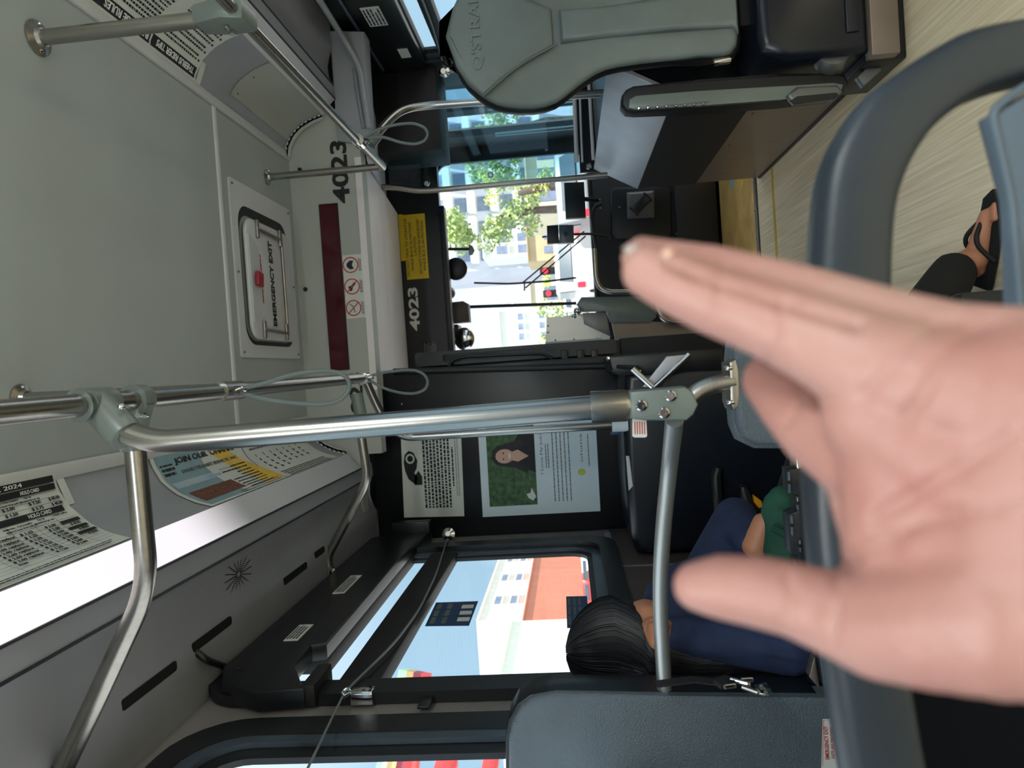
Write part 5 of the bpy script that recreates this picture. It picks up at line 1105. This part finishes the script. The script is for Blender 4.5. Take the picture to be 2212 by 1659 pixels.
# left side street: everything at its own distance from the kerb
gpt = lambda u, v, x: px(u, v, x)
def low(p): q = p.copy(); q.z = GZ; return q
xa = -26
t, _ = bld('pale tower block with dark window slits seen in the left front window', 'building', gpt(1102, 1140, xa), low(gpt(1165, 1337, xa)), 6, 'white_wall', [(.12+.2*k, .18+.2*k, r, r+.06) for k in range(4) for r in (.42, .56, .70, .84)])
p = gpt(1090, 1215, xa); obj('roof_box', MB().box((xa-1, p.y-8, p.z-1), (xa-4, p.y+2, p.z+1.2)), 'white_wall', t, smooth=False)
bld('long orange-red building wall below the pale tower', 'building', gpt(1163, 1150, xa+2), low(gpt(1203, 1352, xa+2)), 1.5, 'orange_wall', [(.05, .10, .1, .4)], 'door_grey')
t, _ = bld('broad white building with a grey doorway in the left front window', 'building', gpt(1104, 1342, xa+4), low(gpt(1200, 1462, xa+4)), 8, 'white_wall', [(.30, .58, .0, .19)], 'door_grey')
obj('side_wing', MB().box(gpt(1140, 1462, xa+4.2), low(gpt(1140, 1478, xa+4.2))+V((-4, 0, 0))), 'cream_wall', t, smooth=False)
def car(lab, pos, m, length=4.4, along='y', h=1.55, w=1.8, group=None, rear=True):
    t = thing('car', lab, 'car', group=group); x, y = pos
    pr = [(-.5, .22), (-.5, .58), (-.44, .66), (-.36, .98), (-.12, 1.0), (.14, .98), (.28, .68), (.47, .58), (.5, .40), (.5, .22)]
    def T(l, ww, z): return V((x+ww, y+l, GZ+z)) if along == 'y' else V((x+l, y+ww, GZ+z))
    obj('body', MB().prism([T(a*length, -w/2, b*h) for a, b in pr], T(0, w, 0)-T(0, 0, 0), .06), m, t)
    obj('rear_window', MB().prism([T(-.435*length, s*w*.38, .70*h) for s in (-1, 1)]+[T(-.372*length, s*w*.34, .92*h) for s in (1, -1)], T(-.02, 0, 0)-T(0, 0, 0)), 'car_glass', t, smooth=False)
    for s in (-1, 1):
        obj('side_window', MB().prism([T(a*length, s*w*.5, b*h) for a, b in ((-.34, .66), (-.30, .93), (.12, .93), (.22, .68))], T(0, s*.02, 0)-T(0, 0, 0)), 'car_glass', t, smooth=False)
        obj('tail_light', MB().box(T(-.505*length, s*w*.40, .48*h), T(-.49*length, s*w*.49, .62*h)), 'tail_red', t)
        for a in (-.32, .32): obj('wheel', MB().disc(T(a*length, s*w*.5, .21*h), T(0, s, 0)-T(0, 0, 0), .33, .05, 16), 'tyre', t)
    return t
P1 = gpt(1246, 1265, -18.3)
car('red car parked beyond the left front window', (P1.x, P1.y), 'car_red')
for k, (v, lab, mm) in enumerate(((1215, 'white car parked farthest along the orange wall', 'car_white'), (1300, 'pale grey car parked behind the red car', 'car_grey'), (1340, 'white car parked before the white building', 'car_white'))):
    P1 = gpt(1240, v, -20.6); car(lab, (P1.x, P1.y), mm)
P1 = gpt(1236, 1425, -19.5); t = thing('van', 'white delivery van parked in front of the broad white building', 'van')
obj('box', MB().box((P1.x-1, P1.y-2.6, GZ+.4), (P1.x+1, P1.y+1.4, GZ+2.7), .08), 'car_white', t); obj('cab', MB().prism(X_([(P1.y+1.4, GZ+.4), (P1.y+1.4, GZ+2.2), (P1.y+2.0, GZ+2.0), (P1.y+2.5, GZ+1.2), (P1.y+2.6, GZ+.4)], P1.x-1), (2, 0, 0), .05), 'car_white', t)
for dy in (-1.8, 1.7): obj('wheel', MB().disc((P1.x+1, P1.y+dy, GZ+.38), (1, 0, 0), .38, .06, 16), 'tyre', t)
# striped shop fascia and red posts close to the kerb
t = thing('striped_canopy', 'striped shop canopy in green, tan, maroon and red outside the left windows', 'canopy')
us_ = (816, 838, 858, 880, 900); EA = [py(u, 1640, 16.4) for u in us_]; yB = pz(880, 1450, EA[2].z).y; EB = [py(u+46-(u-816)*.25, 1446+k*3, yB) for k, u in enumerate(us_)]
for k in range(5): EA[k] = EB[k]+(EA[k]-EB[k])*3.2
for k, mm in enumerate(('stripe_green', 'stripe_tan', 'stripe_maroon', 'stripe_red')): obj('stripe', MB().prism([EA[k], EB[k], EB[k+1], EA[k+1]], (-.15, .45, 0)), mm, t, smooth=False)
for k in range(3):
    q = EA[4].lerp(EB[4], .1+.4*k)+V((-.05, .2, 0)); obj('post', MB().tube([(q.x, q.y, GZ), q], .12), 'pole_grey', t)
for k, (u0, u1, v0, v1) in enumerate(((944, 974, 1463, 1484), (942, 972, 1640, 1700), (1045, 1062, 1632, 1720))):
    xs_ = -14+k*.9; a, b = px(u0, v0, xs_), px(u1, v1, xs_); t = thing('red_sign', ['small red sign low in the left front window', 'red band sign in the rear left window', 'lower red sign in the rear left window'][k], 'sign')
    obj('board', MB().box((xs_, a.y, a.z), (xs_-.25, b.y, b.z), .03), 'stripe_red', t); obj('post', MB().tube([(xs_-.12, (a.y+b.y)/2, GZ), (xs_-.12, (a.y+b.y)/2, b.z)], .07), 'pole_grey', t)
# ahead: apartment block, small houses, trees, traffic
yb = 60
wins = [(.06+.155*k, .15+.155*k, .26+.15*r, .34+.15*r) for k in range(6) for r in range(5)]
t, P_ = bld('tall pale apartment block with balconies ahead on the right', 'building', py(900, 250, yb), low(py(1150, 575, yb)), 12, 'pale_wall', wins, axis='y')
for k in range(6):
    for r in range(5): obj('balcony', MB().box(P_(.04+.155*k, .20+.15*r, .0), P_(.17+.155*k, .245+.15*r, 1.2)), 'white_wall', t, smooth=False)
t, P_ = bld('lower white wing of the apartment block, nearer the road', 'building', py(1040, 500, 54), low(py(1135, 552, 54)), 4, 'white_wall', [(.12+.42*k, .42+.42*k, .3+.22*r, .42+.22*r) for k in range(2) for r in range(3)], axis='y')
bld('cream shop with tall panels ahead on the right', 'building', py(1130, 310, 34), low(py(1205, 455, 34)), 6, 'cream_wall', [(.15+.3*k, .32+.3*k, .35, .8) for k in range(3)], axis='y')
bld('tan building far ahead beside the road', 'building', py(1135, 490, 46), low(py(1205, 560, 46)), 4, 'tan_wall', [(.2, .4, .4, .7), (.6, .8, .4, .7)], axis='y')
bld('low beige building far ahead behind the traffic', 'building', py(1140, 560, 78), low(py(1170, 660, 78)), 6, 'cream_wall', [(.1+.2*k, .2+.2*k, .3, .7) for k in range(4)], axis='y')
bld('pale stepped building far ahead on the left', 'building', py(1075, 672, 60), low(py(1130, 745, 60)), 8, 'white_wall', [(.15+.28*k, .33+.28*k, .45, .52) for k in range(3)]+[(.15+.28*k, .33+.28*k, .7, .77) for k in range(3)], axis='y')
def tree(lab, base, h, r, m='leaf', n=9, seed=1, name='tree'):
    t = thing(name, lab, 'tree'); rnd = random.Random(seed); b = V(base)
    if h > 2: obj('trunk', MB().tube([b, b+V((.1, 0, h*.35)), b+V((-.1, 0, h*.6))], [.22, .17, .1], 0, 8), 'bark', t)
    mb = MB()
    for k in range(n):
        c = b+V((rnd.uniform(-1, 1)*r, rnd.uniform(-.6, .6)*r, h*.62+rnd.uniform(-.35, .42)*h*.8))
        for q in range(110):
            d = V((rnd.gauss(0, 1), rnd.gauss(0, 1), rnd.gauss(0, 1))).normalized()*r*.42*rnd.uniform(.6, 1.05); s = r*.062; e1 = V((rnd.gauss(0, 1), rnd.gauss(0, 1), rnd.gauss(0, 1))).normalized()*s; e2 = d.cross(e1).normalized()*s
            mb.quad(c+d-e1, c+d+e2, c+d+e1, c+d-e2)
    obj('foliage', mb, m, t, smooth=False, kind='stuff')
g = low(py(1200, 455, 32)); tree('leafy street tree ahead in front of the apartment block', g, 7.2, 1.35, 'leaf', 22, 4)
g = low(py(1200, 405, 26)); tree('yellow-green bushy tree just left of the glass screen pole', g, 4.9, .7, 'leaf_yellow', 8, 9)
g = low(py(1200, 330, 48)); tree('dark tree seen through the tinted glass screen', g, 7.6, 1.6, 'leaf', 20, 12)
g = low(py(1200, 265, 30)); tree('second dark tree farther right through the glass screen', g, 5.2, 1.2, 'leaf', 12, 15)
g = low(py(1210, 690, 52)); tree('low green shrub by the road far ahead on the left', g, 3.2, 1.8, 'leaf', 10, 21, 'shrub')
g = low(py(1210, 610, 52.5)); tree('small roadside shrub beyond the white car', g, 3.0, .9, 'leaf_yellow', 8, 23, 'shrub')
c_ = py(1250, 577, 24); car('white car with red tail lights directly ahead of the bus', (c_.x, 24), 'car_white', 4.6, 'y', 1.75, 1.9)
for k, (u, v, y, mm, lab) in enumerate(((1215, 570, 40, 'car_grey', 'grey car queueing far ahead left of the stalk camera'), (1215, 650, 48, 'car_white', 'white car behind the windscreen centre bar'), (1215, 615, 62, 'car_white', 'tiny white car farthest down the road'))):
    c_ = py(u, v, y); car(lab, (c_.x, y), mm)
c_ = py(1210, 435, 18); car('silver car at the kerb behind the dark display box', (c_.x, 18), 'car_grey')
for k, (u, v, y) in enumerate(((1178, 585, 44), (1185, 634, 44), (1206, 396, 30))):
    a = py(u, v, y); t = thing('traffic_light', ['red traffic signal over the road right of the wiper', 'red traffic signal over the road left of the wiper', 'red signal lamp on a white post at the right kerb'][k], 'traffic light')
    obj('housing', MB().box(a+V((-.22, .02, -.7)), a+V((.22, .3, .35)), .04), 'tyre', t); obj('lamp', MB().disc(a+V((0, .02, 0)), (0, -1, 0), .17, .06, 16), 'tail_red', t); obj('post', MB().tube([a+V((.0, .4, .3)), V((a.x, a.y+.4, GZ))], .09), 'pole_grey', t)
# ================================================================ finish: bases of the things
bpy.context.view_layer.update()
for e in list(bpy.data.objects):
    if e.type == 'EMPTY' and e.parent is None and e.children:
        pts = []
        def walk(o):
            for c in o.children:
                if c.type == 'MESH': pts.extend(v_.co for v_ in c.data.vertices)
                walk(c)
        walk(e)
        if not pts: continue
        lo = V([min(p[i] for p in pts) for i in range(3)]); hi = V([max(p[i] for p in pts) for i in range(3)])
        b = V(((lo.x+hi.x)/2, (lo.y+hi.y)/2, lo.z))
        def shift(o):
            for c in o.children:
                if c.type == 'MESH': c.data.transform(Matrix.Translation(-b))
                shift(c)
        shift(e); e.location = b
